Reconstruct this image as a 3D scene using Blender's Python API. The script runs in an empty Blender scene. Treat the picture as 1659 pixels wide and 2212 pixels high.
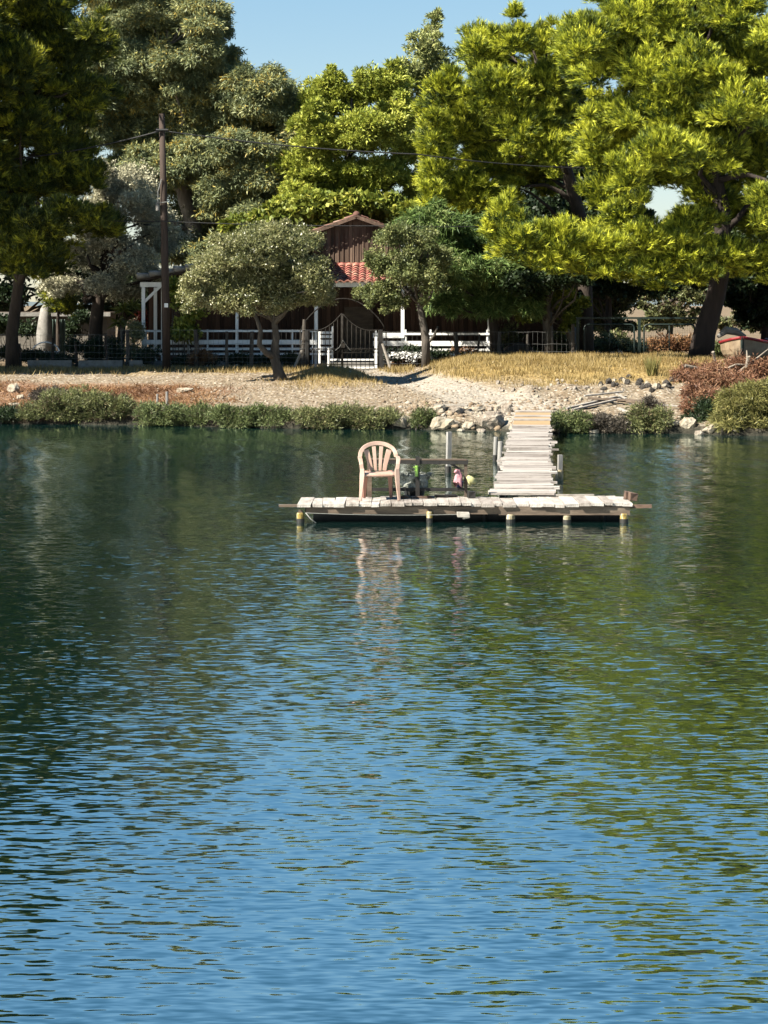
import bpy, bmesh, math, random
import numpy as np
from mathutils import Vector, Matrix, Euler

# ---------------------------------------------------------------- camera, light, exposure
C = bpy.context.scene
H = 3.3                       # eye height above the water, metres
FPX = 4730.7                  # focal length in photo units (1659 wide)
CX, HY = 829.5, 656.7
cam_d = bpy.data.cameras.new('camera'); cam = bpy.data.objects.new('camera', cam_d)
C.collection.objects.link(cam)
cam.location = (0, 0, H); cam.rotation_euler = (math.radians(90), 0, 0)
cam_d.sensor_fit = 'VERTICAL'; cam_d.sensor_height = 36.0; cam_d.lens = 77.0
cam_d.shift_y = -208.0 / 1024.0
cam_d.clip_end = 6000; cam_d.clip_start = 0.1
C.camera = cam

SUN_T = Vector((0.85, 0.52, -0.96)).normalized()       # the way the light travels
el = math.asin(-SUN_T.z); az = math.atan2(-SUN_T.x, -SUN_T.y)
w = bpy.data.worlds.new('World'); C.world = w; w.use_nodes = True
nt = w.node_tree
bg = nt.nodes['Background']
sky = nt.nodes.new('ShaderNodeTexSky'); sky.sky_type = 'NISHITA'; sky.sun_disc = False
sky.sun_elevation = el; sky.sun_rotation = az % (2 * math.pi)
sky.air_density = 1.0; sky.dust_density = 0.15; sky.ozone_density = 3.0
sg = nt.nodes.new('ShaderNodeGamma'); sg.inputs[1].default_value = 0.42; nt.links.new(sky.outputs[0], sg.inputs[0])
sh_ = nt.nodes.new('ShaderNodeHueSaturation'); sh_.inputs['Saturation'].default_value = 2.05; sh_.inputs['Value'].default_value = 1.75; nt.links.new(sg.outputs[0], sh_.inputs['Color'])
nt.links.new(sh_.outputs[0], bg.inputs[0]); bg.inputs[1].default_value = 0.05
sd = bpy.data.lights.new('sun', 'SUN'); sd.energy = 5.0; sd.angle = math.radians(0.53); sd.color = (1.0, 0.93, 0.80)
so = bpy.data.objects.new('sun', sd); C.collection.objects.link(so)
so.rotation_euler = SUN_T.to_track_quat('-Z', 'Y').to_euler(); so.location = (-20, -10, 40)
C.view_settings.view_transform = 'Standard'; C.view_settings.look = 'None'
C.view_settings.gamma = 1.0; C.view_settings.exposure = 2.15
C.view_settings.use_curve_mapping = False
C.render.engine = 'CYCLES'
C.cycles.max_bounces = 6; C.cycles.diffuse_bounces = 1; C.cycles.glossy_bounces = 3
C.cycles.transmission_bounces = 3; C.cycles.transparent_max_bounces = 4
C.cycles.use_denoising = True
C.cycles.sample_clamp_indirect = 4.0

R = np.random.default_rng(7)
rnd = random.Random(11)

# ---------------------------------------------------------------- helpers
def px_x(px, D): return (px - CX) / FPX * D
def px_z(py, D): return H - (py - HY) / FPX * D
def P(px, py, D): return Vector((px_x(px, D), D, px_z(py, D)))

def tag(o, label=None, cat=None, group=None, kind=None):
    if label: o['label'] = label
    if cat: o['category'] = cat
    if group: o['group'] = group
    if kind: o['kind'] = kind
    return o
def thing(name, label, cat, loc=(0, 0, 0), group=None, rz=0.0):
    o = bpy.data.objects.new(name, None); C.collection.objects.link(o)
    o.location = loc; o.rotation_euler = (0, 0, rz); o.empty_display_size = 0.2
    return tag(o, label, cat, group)

class MB:
    """collects shapes in world space (or the parent's space) and links them as one mesh"""
    def __init__(s): s.v = []; s.f = []
    def add(s, vs, fs):
        b = len(s.v); s.v.extend([tuple(v) for v in vs]); s.f.extend([tuple(i + b for i in f) for f in fs]); return s
    def box(s, c, size, rot=None, jit=0.0):
        hx, hy, hz = size[0] / 2, size[1] / 2, size[2] / 2
        vs = [Vector((x * hx, y * hy, z * hz)) for x in (-1, 1) for y in (-1, 1) for z in (-1, 1)]
        if jit: vs = [v + Vector((rnd.uniform(-jit, jit), rnd.uniform(-jit, jit), rnd.uniform(-jit, jit))) for v in vs]
        if rot is not None:
            m = rot if isinstance(rot, Matrix) else Euler(rot).to_matrix()
            vs = [m @ v for v in vs]
        vs = [v + Vector(c) for v in vs]
        return s.add(vs, [(0, 1, 3, 2), (4, 6, 7, 5), (0, 4, 5, 1), (2, 3, 7, 6), (0, 2, 6, 4), (1, 5, 7, 3)])
    def beam(s, a, b, wd, hg, up=(0, 0, 1)):
        a = Vector(a); b = Vector(b); d = b - a; L = d.length; d.normalize()
        u = Vector(up)
        if abs(d.dot(u)) > 0.95: u = Vector((0, 1, 0))
        sx = d.cross(u).normalized(); sz = sx.cross(d).normalized()
        m = Matrix((sx, d, sz)).transposed()
        return s.box((a + b) / 2, (wd, L, hg), m)
    def tube(s, pts, radii, n=8, cap=True, noise=0.0):
        pts = [Vector(p) for p in pts]
        if not hasattr(radii, '__len__'): radii = [radii] * len(pts)
        rings = []; prev = None
        for i, p in enumerate(pts):
            t = (pts[min(i + 1, len(pts) - 1)] - pts[max(i - 1, 0)])
            if t.length < 1e-9: t = Vector((0, 0, 1))
            t.normalize()
            if prev is None:
                r = t.orthogonal().normalized()
            else:
                r = (prev - t * prev.dot(t))
                r = r.normalized() if r.length > 1e-6 else t.orthogonal().normalized()
            prev = r; q = t.cross(r)
            ring = []
            for k in range(n):
                a = 2 * math.pi * k / n
                rr = radii[i] * (1 + (rnd.uniform(-noise, noise) if noise else 0))
                ring.append(p + (r * math.cos(a) + q * math.sin(a)) * rr)
            rings.append(ring)
        vs = [v for ring in rings for v in ring]; fs = []
        for i in range(len(pts) - 1):
            for k in range(n):
                a = i * n + k; b = i * n + (k + 1) % n
                fs.append((a, b, b + n, a + n))
        if cap:
            fs.append(tuple(range(n - 1, -1, -1))); m = (len(pts) - 1) * n
            fs.append(tuple(range(m, m + n)))
        return s.add(vs, fs)
    def strip(s, pts, widths, thick, side):
        """ribbon of given width along pts: side = direction of the width, one vector or one per point"""
        pts = [Vector(p) for p in pts]; n = len(pts); vs = []
        for i, p in enumerate(pts):
            t = (pts[min(i + 1, n - 1)] - pts[max(i - 1, 0)]).normalized()
            sv = Vector(side[i]) if hasattr(side[0], '__len__') else Vector(side)
            sv = (sv - t * sv.dot(t)).normalized(); nn = t.cross(sv).normalized()
            wd = widths[i] if hasattr(widths, '__len__') else widths
            for a, b in ((-1, -1), (1, -1), (1, 1), (-1, 1)):
                vs.append(p + sv * (a * wd / 2) + nn * (b * thick / 2))
        fs = [(0, 3, 2, 1), tuple(4 * (n - 1) + k for k in range(4))]
        for i in range(n - 1):
            for k in range(4):
                a = 4 * i + k; b = 4 * i + (k + 1) % 4
                fs.append((a, b, b + 4, a + 4))
        return s.add(vs, fs)
    def lathe(s, c, prof, n=16):
        c = Vector(c); vs = []; fs = []
        for r, z in prof:
            for k in range(n):
                a = 2 * math.pi * k / n; vs.append(c + Vector((r * math.cos(a), r * math.sin(a), z)))
        for i in range(len(prof) - 1):
            for k in range(n):
                a = i * n + k; b = i * n + (k + 1) % n; fs.append((a, b, b + n, a + n))
        fs.append(tuple(range(n - 1, -1, -1))); m = (len(prof) - 1) * n; fs.append(tuple(range(m, m + n)))
        return s.add(vs, fs)
    def build(s, name, mat, parent=None, smooth=False, bevel=0.0):
        me = bpy.data.meshes.new(name); me.from_pydata(s.v, [], s.f); me.update()
        bm = bmesh.new(); bm.from_mesh(me); bmesh.ops.recalc_face_normals(bm, faces=bm.faces); bm.to_mesh(me); bm.free()
        if smooth:
            me.polygons.foreach_set('use_smooth', [True] * len(me.polygons))
        o = bpy.data.objects.new(name, me); C.collection.objects.link(o); me.materials.append(mat)
        if parent is not None:
            o.parent = parent
            if not s.__dict__.get('local'):
                o.matrix_parent_inverse = Matrix.LocRotScale(parent.location, parent.rotation_euler, None).inverted()
        if bevel:
            md = o.modifiers.new('bevel', 'BEVEL'); md.width = bevel; md.segments = 2; md.limit_method = 'ANGLE'
        return o

# ---------------------------------------------------------------- materials
def new_mat(name):
    m = bpy.data.materials.new(name); m.use_nodes = True
    n = m.node_tree.nodes; l = m.node_tree.links
    return m, n, l, n['Principled BSDF']
def node(n, t, **kw):
    o = n.new(t)
    for k, v in kw.items(): setattr(o, k, v)
    return o
ALB = 0.445
def ramp(n, stops, k=None):
    k = ALB if k is None else k
    r = n.new('ShaderNodeValToRGB'); e = r.color_ramp.elements
    while len(e) < len(stops): e.new(0.5)
    for i, (p, c) in enumerate(stops):
        e[i].position = p; e[i].color = (c[0] * k, c[1] * k, c[2] * k, 1)
    return r
def noise_mat(name, stops, scale=4.0, rough=0.85, stretch=(1, 1, 1), bump=0.0, detail=6.0, bscale=None, coord='Object', spec=0.3, dist=0.02, island=0.0, k=None):
    m, n, l, b = new_mat(name)
    tc = n.new('ShaderNodeTexCoord'); mp = n.new('ShaderNodeMapping'); mp.inputs['Scale'].default_value = stretch
    l.new(tc.outputs[coord], mp.inputs[0])
    ns = n.new('ShaderNodeTexNoise'); ns.inputs['Scale'].default_value = scale; ns.inputs['Detail'].default_value = detail
    ns.inputs['Roughness'].default_value = 0.65
    l.new(mp.outputs[0], ns.inputs['Vector'])
    r = ramp(n, stops, k); fac = ns.outputs['Fac']
    if island:      # every plank weathers in its own way
        ge = n.new('ShaderNodeNewGeometry'); mi = node(n, 'ShaderNodeMath', operation='MULTIPLY_ADD'); l.new(ge.outputs['Random Per Island'], mi.inputs[0]); mi.inputs[1].default_value = island
        sb_ = node(n, 'ShaderNodeMath', operation='SUBTRACT'); l.new(fac, sb_.inputs[0]); sb_.inputs[1].default_value = island * 0.5
        l.new(sb_.outputs[0], mi.inputs[2]); fac = mi.outputs[0]
    l.new(fac, r.inputs[0]); l.new(r.outputs[0], b.inputs['Base Color'])
    b.inputs['Roughness'].default_value = rough; b.inputs['Specular IOR Level'].default_value = spec
    if bump:
        n2 = n.new('ShaderNodeTexNoise'); n2.inputs['Scale'].default_value = bscale or scale * 2; n2.inputs['Detail'].default_value = 5
        l.new(mp.outputs[0], n2.inputs['Vector'])
        bp = n.new('ShaderNodeBump'); bp.inputs['Strength'].default_value = bump; bp.inputs['Distance'].default_value = dist
        l.new(n2.outputs['Fac'], bp.inputs['Height']); l.new(bp.outputs[0], b.inputs['Normal'])
    return m
def leaf_mat(name, stops, trans=0.25, rough=0.55, spec=0.25, k=None):
    """pigment runs along each leaf's own tint (low to high; pine tint also holds painted sunlight)"""
    m, n, l, b = new_mat(name)
    at = n.new('ShaderNodeAttribute'); at.attribute_name = 'tint'
    r = ramp(n, stops, k); l.new(at.outputs['Fac'], r.inputs[0])
    l.new(r.outputs[0], b.inputs['Base Color']); b.inputs['Roughness'].default_value = rough
    b.inputs['Specular IOR Level'].default_value = spec
    tr = n.new('ShaderNodeBsdfTranslucent'); l.new(r.outputs[0], tr.inputs[0])
    mx = n.new('ShaderNodeMixShader'); mx.inputs[0].default_value = trans
    out = n['Material Output']
    l.new(b.outputs[0], mx.inputs[1]); l.new(tr.outputs[0], mx.inputs[2]); l.new(mx.outputs[0], out.inputs[0])
    return m

M = {}
M['pine'] = leaf_mat('pine_needles', [(0.0, (0.035, 0.065, 0.012)), (0.33, (0.17, 0.22, 0.02)), (0.62, (0.60, 0.64, 0.05)), (1.0, (0.97, 0.97, 0.10))], trans=0.22, k=0.54)  # bright end painted for sunlit tips, dark end for the gaps
M['pine_dark'] = leaf_mat('shaded_pine_needles', [(0.0, (0.03, 0.055, 0.016)), (0.5, (0.12, 0.155, 0.026)), (0.75, (0.45, 0.47, 0.04)), (1.0, (0.8, 0.78, 0.06))])  # needle colour lowered to carry the shade on the dark pine
M['euc'] = leaf_mat('eucalyptus_leaves', [(0.0, (0.12, 0.155, 0.075)), (0.5, (0.265, 0.30, 0.14)), (0.78, (0.40, 0.38, 0.12)), (1.0, (0.56, 0.39, 0.07))], k=0.6)
M['light'] = leaf_mat('yellow_green_leaves', [(0.0, (0.18, 0.23, 0.035)), (0.5, (0.40, 0.45, 0.06)), (1.0, (0.62, 0.62, 0.11))], k=0.6)
M['pale'] = leaf_mat('pale_leaves', [(0.0, (0.22, 0.27, 0.09)), (0.5, (0.42, 0.46, 0.16)), (1.0, (0.62, 0.62, 0.24))], k=0.54)
M['olive'] = leaf_mat('olive_leaves', [(0.0, (0.11, 0.13, 0.045)), (0.6, (0.285, 0.285, 0.11)), (1.0, (0.58, 0.54, 0.28))], trans=0.3, spec=0.5, rough=0.4, k=0.56)
M['silver'] = leaf_mat('grey_dry_leaves', [(0.0, (0.22, 0.21, 0.14)), (0.6, (0.45, 0.43, 0.29)), (1.0, (0.68, 0.65, 0.45))], trans=0.2, k=0.78)
M['willow'] = leaf_mat('willow_leaves', [(0.0, (0.05, 0.10, 0.025)), (0.6, (0.145, 0.225, 0.055)), (1.0, (0.36, 0.43, 0.15))], trans=0.2, spec=0.2, k=0.57)
M['small'] = leaf_mat('small_tree_leaves', [(0.0, (0.08, 0.11, 0.035)), (0.6, (0.22, 0.25, 0.085)), (1.0, (0.50, 0.50, 0.2))], trans=0.25, k=0.53)
M['vine'] = leaf_mat('broad_leaves', [(0.0, (0.11, 0.16, 0.022)), (0.6, (0.28, 0.32, 0.045)), (1.0, (0.52, 0.50, 0.09))], k=0.53)
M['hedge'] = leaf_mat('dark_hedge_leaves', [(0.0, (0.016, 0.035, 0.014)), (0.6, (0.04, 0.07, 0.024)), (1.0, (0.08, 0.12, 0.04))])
M['scrub'] = leaf_mat('shore_scrub', [(0.0, (0.13, 0.09, 0.055)), (0.2, (0.11, 0.125, 0.05)), (0.55, (0.225, 0.255, 0.09)), (0.85, (0.36, 0.36, 0.15)), (1.0, (0.46, 0.37, 0.2))])
M['scrubgreen'] = leaf_mat('green_shore_scrub', [(0.0, (0.11, 0.085, 0.05)), (0.18, (0.09, 0.12, 0.045)), (0.6, (0.185, 0.235, 0.08)), (1.0, (0.35, 0.385, 0.15))])
M['scrubolive'] = leaf_mat('olive_shore_scrub', [(0.0, (0.14, 0.145, 0.045)), (0.6, (0.31, 0.29, 0.085)), (1.0, (0.5, 0.43, 0.16))])
M['scrubgrey'] = leaf_mat('grey_scrub', [(0.0, (0.06, 0.05, 0.04)), (0.6, (0.13, 0.11, 0.085)), (1.0, (0.22, 0.19, 0.15))])
M['rust'] = leaf_mat('dead_rusty_needles', [(0.0, (0.14, 0.06, 0.035)), (0.5, (0.32, 0.15, 0.08)), (1.0, (0.50, 0.30, 0.17))], trans=0.2)
M['straw'] = leaf_mat('dry_straw', [(0.0, (0.26, 0.17, 0.055)), (0.5, (0.45, 0.325, 0.115)), (1.0, (0.65, 0.51, 0.23))], trans=0.25)
M['weeds'] = leaf_mat('brown_weeds', [(0.0, (0.17, 0.075, 0.035)), (0.5, (0.32, 0.16, 0.07)), (1.0, (0.48, 0.30, 0.14))], trans=0.2)
M['palm'] = leaf_mat('spiky_leaves', [(0.0, (0.10, 0.12, 0.02)), (1.0, (0.30, 0.30, 0.05))])
M['redleaf'] = leaf_mat('red_leaves', [(0.0, (0.22, 0.03, 0.015)), (1.0, (0.5, 0.10, 0.04))])
M['petal'] = leaf_mat('white_petals', [(0.0, (0.65, 0.64, 0.60)), (1.0, (0.8, 0.8, 0.78))], trans=0.1, k=0.9)
M['bark'] = noise_mat('dark_bark', [(0.25, (0.028, 0.021, 0.016)), (0.6, (0.075, 0.055, 0.042)), (0.8, (0.14, 0.11, 0.085))], 6, 0.95, (1, 1, 0.25), 0.8, dist=0.04)
M['bark_red'] = noise_mat('pine_bark', [(0.25, (0.015, 0.011, 0.010)), (0.6, (0.045, 0.031, 0.025)), (0.8, (0.09, 0.06, 0.045))], 5, 0.95, (1, 1, 0.2), 0.9, dist=0.05)
M['bark_pale'] = noise_mat('pale_bark', [(0.3, (0.16, 0.13, 0.10)), (0.6, (0.35, 0.30, 0.24)), (0.8, (0.5, 0.45, 0.38))], 4, 0.9, (1, 1, 0.2), 0.5)
M['bark_grey'] = noise_mat('grey_bark', [(0.3, (0.06, 0.052, 0.043)), (0.6, (0.14, 0.12, 0.10)), (0.8, (0.25, 0.22, 0.18))], 7, 0.95, (1, 1, 0.3), 0.8, dist=0.03)
M['deckwood'] = noise_mat('bleached_planks', [(0.22, (0.24, 0.20, 0.17)), (0.46, (0.46, 0.41, 0.365)), (0.75, (0.66, 0.62, 0.57))], 3.0, 0.9, (3.5, 0.6, 1.5), 0.6, bscale=14, island=0.28)
M['jettywood'] = noise_mat('bleached_jetty_planks', [(0.25, (0.20, 0.17, 0.15)), (0.48, (0.42, 0.375, 0.34)), (0.75, (0.62, 0.575, 0.53))], 2.6, 0.9, (0.6, 6.0, 1.5), 0.6, bscale=14, island=0.32)
M['tanwood'] = noise_mat('tan_boards', [(0.3, (0.36, 0.24, 0.12)), (0.7, (0.52, 0.37, 0.20))], 3.0, 0.85, (0.5, 4, 1), 0.3)
M['oldwood'] = noise_mat('old_brown_wood', [(0.25, (0.06, 0.045, 0.035)), (0.55, (0.17, 0.125, 0.09)), (0.8, (0.30, 0.24, 0.18))], 4, 0.9, (0.5, 2, 2), 0.6)
M['wetwood'] = noise_mat('wet_dark_wood', [(0.3, (0.012, 0.011, 0.010)), (0.7, (0.04, 0.036, 0.032))], 5, 0.6, (1, 1, 0.5), 0.5)
M['greypost'] = noise_mat('grey_weathered_post', [(0.3, (0.20, 0.19, 0.18)), (0.6, (0.36, 0.345, 0.325)), (0.8, (0.48, 0.46, 0.43))], 8, 0.9, (1, 1, 0.25), 0.5)
M['drift'] = noise_mat('bleached_driftwood', [(0.3, (0.28, 0.245, 0.21)), (0.7, (0.56, 0.52, 0.46))], 6, 0.9, (1, 1, 1), 0.5)
M['brownwall'] = None
M['white'] = noise_mat('white_paint', [(0.3, (0.62, 0.62, 0.60)), (0.6, (0.76, 0.76, 0.745))], 5, 0.6, (1, 1, 0.5), 0.1, k=0.78)
M['iron'] = noise_mat('dull_iron', [(0.3, (0.02, 0.018, 0.016)), (0.7, (0.06, 0.054, 0.047))], 9, 0.85, (1, 1, 1), 0.1, spec=0.05)
M['darkgreen'] = noise_mat('dark_green_paint', [(0.3, (0.010, 0.022, 0.018)), (0.7, (0.025, 0.045, 0.038))], 9, 0.5)
M['black'] = noise_mat('black_rubber', [(0.3, (0.010, 0.010, 0.010)), (0.7, (0.03, 0.03, 0.03))], 9, 0.6)
M['wire'] = noise_mat('galvanised_wire', [(0.3, (0.14, 0.14, 0.135)), (0.7, (0.26, 0.26, 0.25))], 9, 0.5)
M['cable'] = noise_mat('black_cable', [(0.3, (0.012, 0.012, 0.012)), (0.7, (0.03, 0.03, 0.03))], 3, 0.6)
M['pole'] = noise_mat('brown_pole', [(0.25, (0.03, 0.02, 0.016)), (0.6, (0.085, 0.058, 0.045)), (0.8, (0.16, 0.12, 0.10))], 5, 0.9, (2, 2, 0.15), 0.6)
M['concrete'] = noise_mat('pale_concrete', [(0.3, (0.22, 0.21, 0.19)), (0.7, (0.42, 0.40, 0.37))], 5, 0.9, (1, 1, 1), 0.4)
M['rock'] = noise_mat('pale_limestone', [(0.25, (0.22, 0.175, 0.12)), (0.5, (0.41, 0.35, 0.265)), (0.75, (0.58, 0.53, 0.44))], 3.5, 0.95, (1, 1, 1), 0.9, bscale=8, dist=0.08)
M['rockbrown'] = noise_mat('brown_rock', [(0.25, (0.13, 0.10, 0.075)), (0.5, (0.30, 0.25, 0.20)), (0.75, (0.55, 0.50, 0.43))], 4.5, 0.95, (1, 1, 1), 0.9, bscale=9, dist=0.08)
M['soil'] = noise_mat('dark_soil', [(0.3, (0.03, 0.026, 0.022)), (0.6, (0.08, 0.07, 0.06)), (0.8, (0.3, 0.27, 0.23))], 7, 1.0, (1, 1, 1), 0.9, dist=0.08)
M['pebble'] = leaf_mat('pebble_stone', [(0.0, (0.19, 0.13, 0.08)), (0.5, (0.31, 0.235, 0.16)), (1.0, (0.55, 0.48, 0.385))], trans=0.0, rough=0.95)
M['chair'] = noise_mat('faded_pink_plastic', [(0.28, (0.40, 0.235, 0.165)), (0.42, (0.55, 0.365, 0.285)), (0.6, (0.66, 0.455, 0.37)), (0.85, (0.74, 0.58, 0.50))], 3.5, 0.5, (1, 1, 1), 0.08)
M['darkchair'] = noise_mat('darker_pink_plastic', [(0.3, (0.38, 0.17, 0.115)), (0.65, (0.48, 0.24, 0.17))], 3.5, 0.55)  # darker, redder tone for the rear legs
M['limegreen'] = noise_mat('lime_green_plastic', [(0.3, (0.32, 0.60, 0.09)), (0.7, (0.40, 0.68, 0.14))], 9, 0.4)
M['pink'] = noise_mat('pink_cloth', [(0.3, (0.62, 0.26, 0.31)), (0.7, (0.78, 0.42, 0.46))], 12, 0.9, bump=0.3)
M['yellowcloth'] = noise_mat('pale_yellow_cloth', [(0.3, (0.52, 0.50, 0.20)), (0.7, (0.68, 0.66, 0.36))], 12, 0.9, bump=0.3)
M['navy'] = noise_mat('navy_plastic', [(0.3, (0.012, 0.025, 0.10)), (0.7, (0.02, 0.04, 0.15))], 6, 0.5)
M['net'] = noise_mat('mottled_net', [(0.32, (0.08, 0.088, 0.075)), (0.45, (0.32, 0.34, 0.29)), (0.55, (0.62, 0.64, 0.57))], 9, 0.95, (1, 1, 1), 1.0, bscale=30, dist=0.05)
M['tarp'] = noise_mat('brown_board', [(0.3, (0.07, 0.045, 0.032)), (0.6, (0.19, 0.12, 0.085)), (0.8, (0.36, 0.25, 0.18))], 6, 0.9, (1, 1, 1), 0.6)
M['yellowpaint'] = noise_mat('yellow_crusted_pipe', [(0.35, (0.10, 0.08, 0.04)), (0.5, (0.42, 0.29, 0.05)), (0.62, (0.50, 0.46, 0.36))], 12, 0.7, (1, 1, 0.5), 0.3)
M['pipe'] = noise_mat('white_crusted_pipe', [(0.3, (0.10, 0.08, 0.04)), (0.48, (0.36, 0.30, 0.18)), (0.62, (0.56, 0.54, 0.48))], 10, 0.7, (1, 1, 0.4), 0.3)
M['rope'] = noise_mat('pale_rope', [(0.3, (0.28, 0.28, 0.26)), (0.7, (0.4, 0.4, 0.37))], 30, 0.9)
M['hullcream'] = noise_mat('cream_paint', [(0.3, (0.24, 0.17, 0.11)), (0.6, (0.38, 0.29, 0.19))], 4, 0.6)
M['hulldark'] = noise_mat('dark_green_antifoul', [(0.3, (0.02, 0.035, 0.032)), (0.7, (0.05, 0.075, 0.065))], 5, 0.8)
M['redpaint'] = noise_mat('dark_red_paint', [(0.3, (0.22, 0.015, 0.02)), (0.7, (0.34, 0.03, 0.035))], 6, 0.5)
M['greenboard'] = noise_mat('pale_green_sheet', [(0.3, (0.11, 0.17, 0.14)), (0.7, (0.25, 0.33, 0.28))], 2, 0.7, (2, 2, 0.3))
M['blueshed'] = noise_mat('grey_blue_sheet', [(0.3, (0.17, 0.20, 0.23)), (0.7, (0.30, 0.34, 0.37))], 3, 0.7)
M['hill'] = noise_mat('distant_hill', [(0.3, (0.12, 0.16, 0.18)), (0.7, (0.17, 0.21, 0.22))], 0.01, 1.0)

def plank_mat(name, dark, mid, light, width, axis='X', bump=0.8):
    """vertical boards: a colour per board, fine grain, dark joints in relief"""
    m, n, l, b = new_mat(name)
    tc = n.new('ShaderNodeTexCoord'); sp = n.new('ShaderNodeSeparateXYZ'); l.new(tc.outputs['Object'], sp.inputs[0])
    d = node(n, 'ShaderNodeMath', operation='DIVIDE'); l.new(sp.outputs[axis], d.inputs[0]); d.inputs[1].default_value = width
    fl = node(n, 'ShaderNodeMath', operation='FLOOR'); l.new(d.outputs[0], fl.inputs[0])
    wn = node(n, 'ShaderNodeTexWhiteNoise', noise_dimensions='1D'); l.new(fl.outputs[0], wn.inputs['W'])
    mp = n.new('ShaderNodeMapping'); mp.inputs['Scale'].default_value = (9, 9, 0.8); l.new(tc.outputs['Object'], mp.inputs[0])
    ns = n.new('ShaderNodeTexNoise'); ns.inputs['Scale'].default_value = 2; ns.inputs['Detail'].default_value = 5; l.new(mp.outputs[0], ns.inputs['Vector'])
    ad = node(n, 'ShaderNodeMath', operation='MULTIPLY_ADD'); l.new(wn.outputs[0], ad.inputs[0]); ad.inputs[1].default_value = 0.5
    sc = node(n, 'ShaderNodeMath', operation='MULTIPLY'); l.new(ns.outputs[0], sc.inputs[0]); sc.inputs[1].default_value = 0.6
    l.new(sc.outputs[0], ad.inputs[2])
    r = ramp(n, [(0.2, dark), (0.5, mid), (0.85, light)]); l.new(ad.outputs[0], r.inputs[0]); l.new(r.outputs[0], b.inputs['Base Color'])
    fr = node(n, 'ShaderNodeMath', operation='FRACT'); l.new(d.outputs[0], fr.inputs[0])
    pp = node(n, 'ShaderNodeMath', operation='PINGPONG'); l.new(fr.outputs[0], pp.inputs[0]); pp.inputs[1].default_value = 0.5
    sm = node(n, 'ShaderNodeMapRange'); l.new(pp.outputs[0], sm.inputs[0]); sm.inputs[1].default_value = 0.0; sm.inputs[2].default_value = 0.12
    bp = n.new('ShaderNodeBump'); bp.inputs['Strength'].default_value = bump; bp.inputs['Distance'].default_value = 0.03
    l.new(sm.outputs[0], bp.inputs['Height']); l.new(bp.outputs[0], b.inputs['Normal'])
    b.inputs['Roughness'].default_value = 0.8; b.inputs['Specular IOR Level'].default_value = 0.25
    return m
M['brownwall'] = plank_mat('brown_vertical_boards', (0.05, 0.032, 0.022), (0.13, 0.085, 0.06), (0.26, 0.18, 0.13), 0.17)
M['brownshade'] = plank_mat('brown_shade_boards', (0.035, 0.017, 0.010), (0.085, 0.042, 0.025), (0.16, 0.085, 0.052), 0.17)  # darker copy of the wall boards, porch shade put into the colour
M['palewall'] = noise_mat('pale_block_wall', [(0.3, (0.15, 0.135, 0.11)), (0.7, (0.28, 0.255, 0.22))], 3, 0.9, (1, 1, 3), 0.3)
M['tile'] = noise_mat('red_tiles', [(0.28, (0.24, 0.06, 0.048)), (0.46, (0.42, 0.125, 0.10)), (0.58, (0.50, 0.24, 0.17)), (0.68, (0.66, 0.52, 0.38))], 2.3, 0.85, (1, 1, 1), 0.2)
M['greytile'] = noise_mat('grey_tiles', [(0.28, (0.07, 0.055, 0.05)), (0.5, (0.16, 0.13, 0.12)), (0.68, (0.34, 0.34, 0.35))], 2.0, 0.85, (1, 1, 1), 0.2)
M['oldtile'] = noise_mat('weathered_tiles', [(0.28, (0.13, 0.06, 0.045)), (0.5, (0.25, 0.125, 0.095)), (0.68, (0.42, 0.29, 0.22))], 2.3, 0.9, (1, 1, 1), 0.2)
# ---------------------------------------------------------------- the lie of the land
def sstep(a, b, x):
    t = np.clip((x - a) / (b - a), 0, 1); return t * t * (3 - 2 * t)
def fbm(x, y, sc, seed=0, octv=4):
    rs = np.random.default_rng(seed); out = 0.0; amp = 1.0
    for o in range(octv):
        for k in range(3):
            a = rs.uniform(0, 2 * math.pi); ph = rs.uniform(0, 6.28); f = sc * (2 ** o) * rs.uniform(0.7, 1.4)
            out = out + amp / 3 * np.sin((x * math.cos(a) + y * math.sin(a)) * f + ph + 1.7 * np.sin((x * math.sin(a) - y * math.cos(a)) * f * 0.6 + ph * 2))
        amp *= 0.55
    return out
def shore_y(x):
    xc = np.clip(x, -16, 16)
    return 57.5 - 0.29 * xc + 0.25 * np.sin(xc * 0.9 + 1) + 0.12 * np.sin(xc * 2.7)
PATH = [(3.9, 55.5), (3.7, 58), (3.0, 61), (1.9, 64.5), (0.9, 68), (0.0, 72), (-0.9, 76), (-1.5, 80)]
def path_mask(x, y):
    px = np.interp(y, [p[1] for p in PATH], [p[0] for p in PATH])
    wd = np.interp(y, [55, 60, 66, 80], [0.9, 1.5, 0.75, 1.1])
    return 1 - sstep(0.7, 1.3, np.abs(x - px) / wd)
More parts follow.
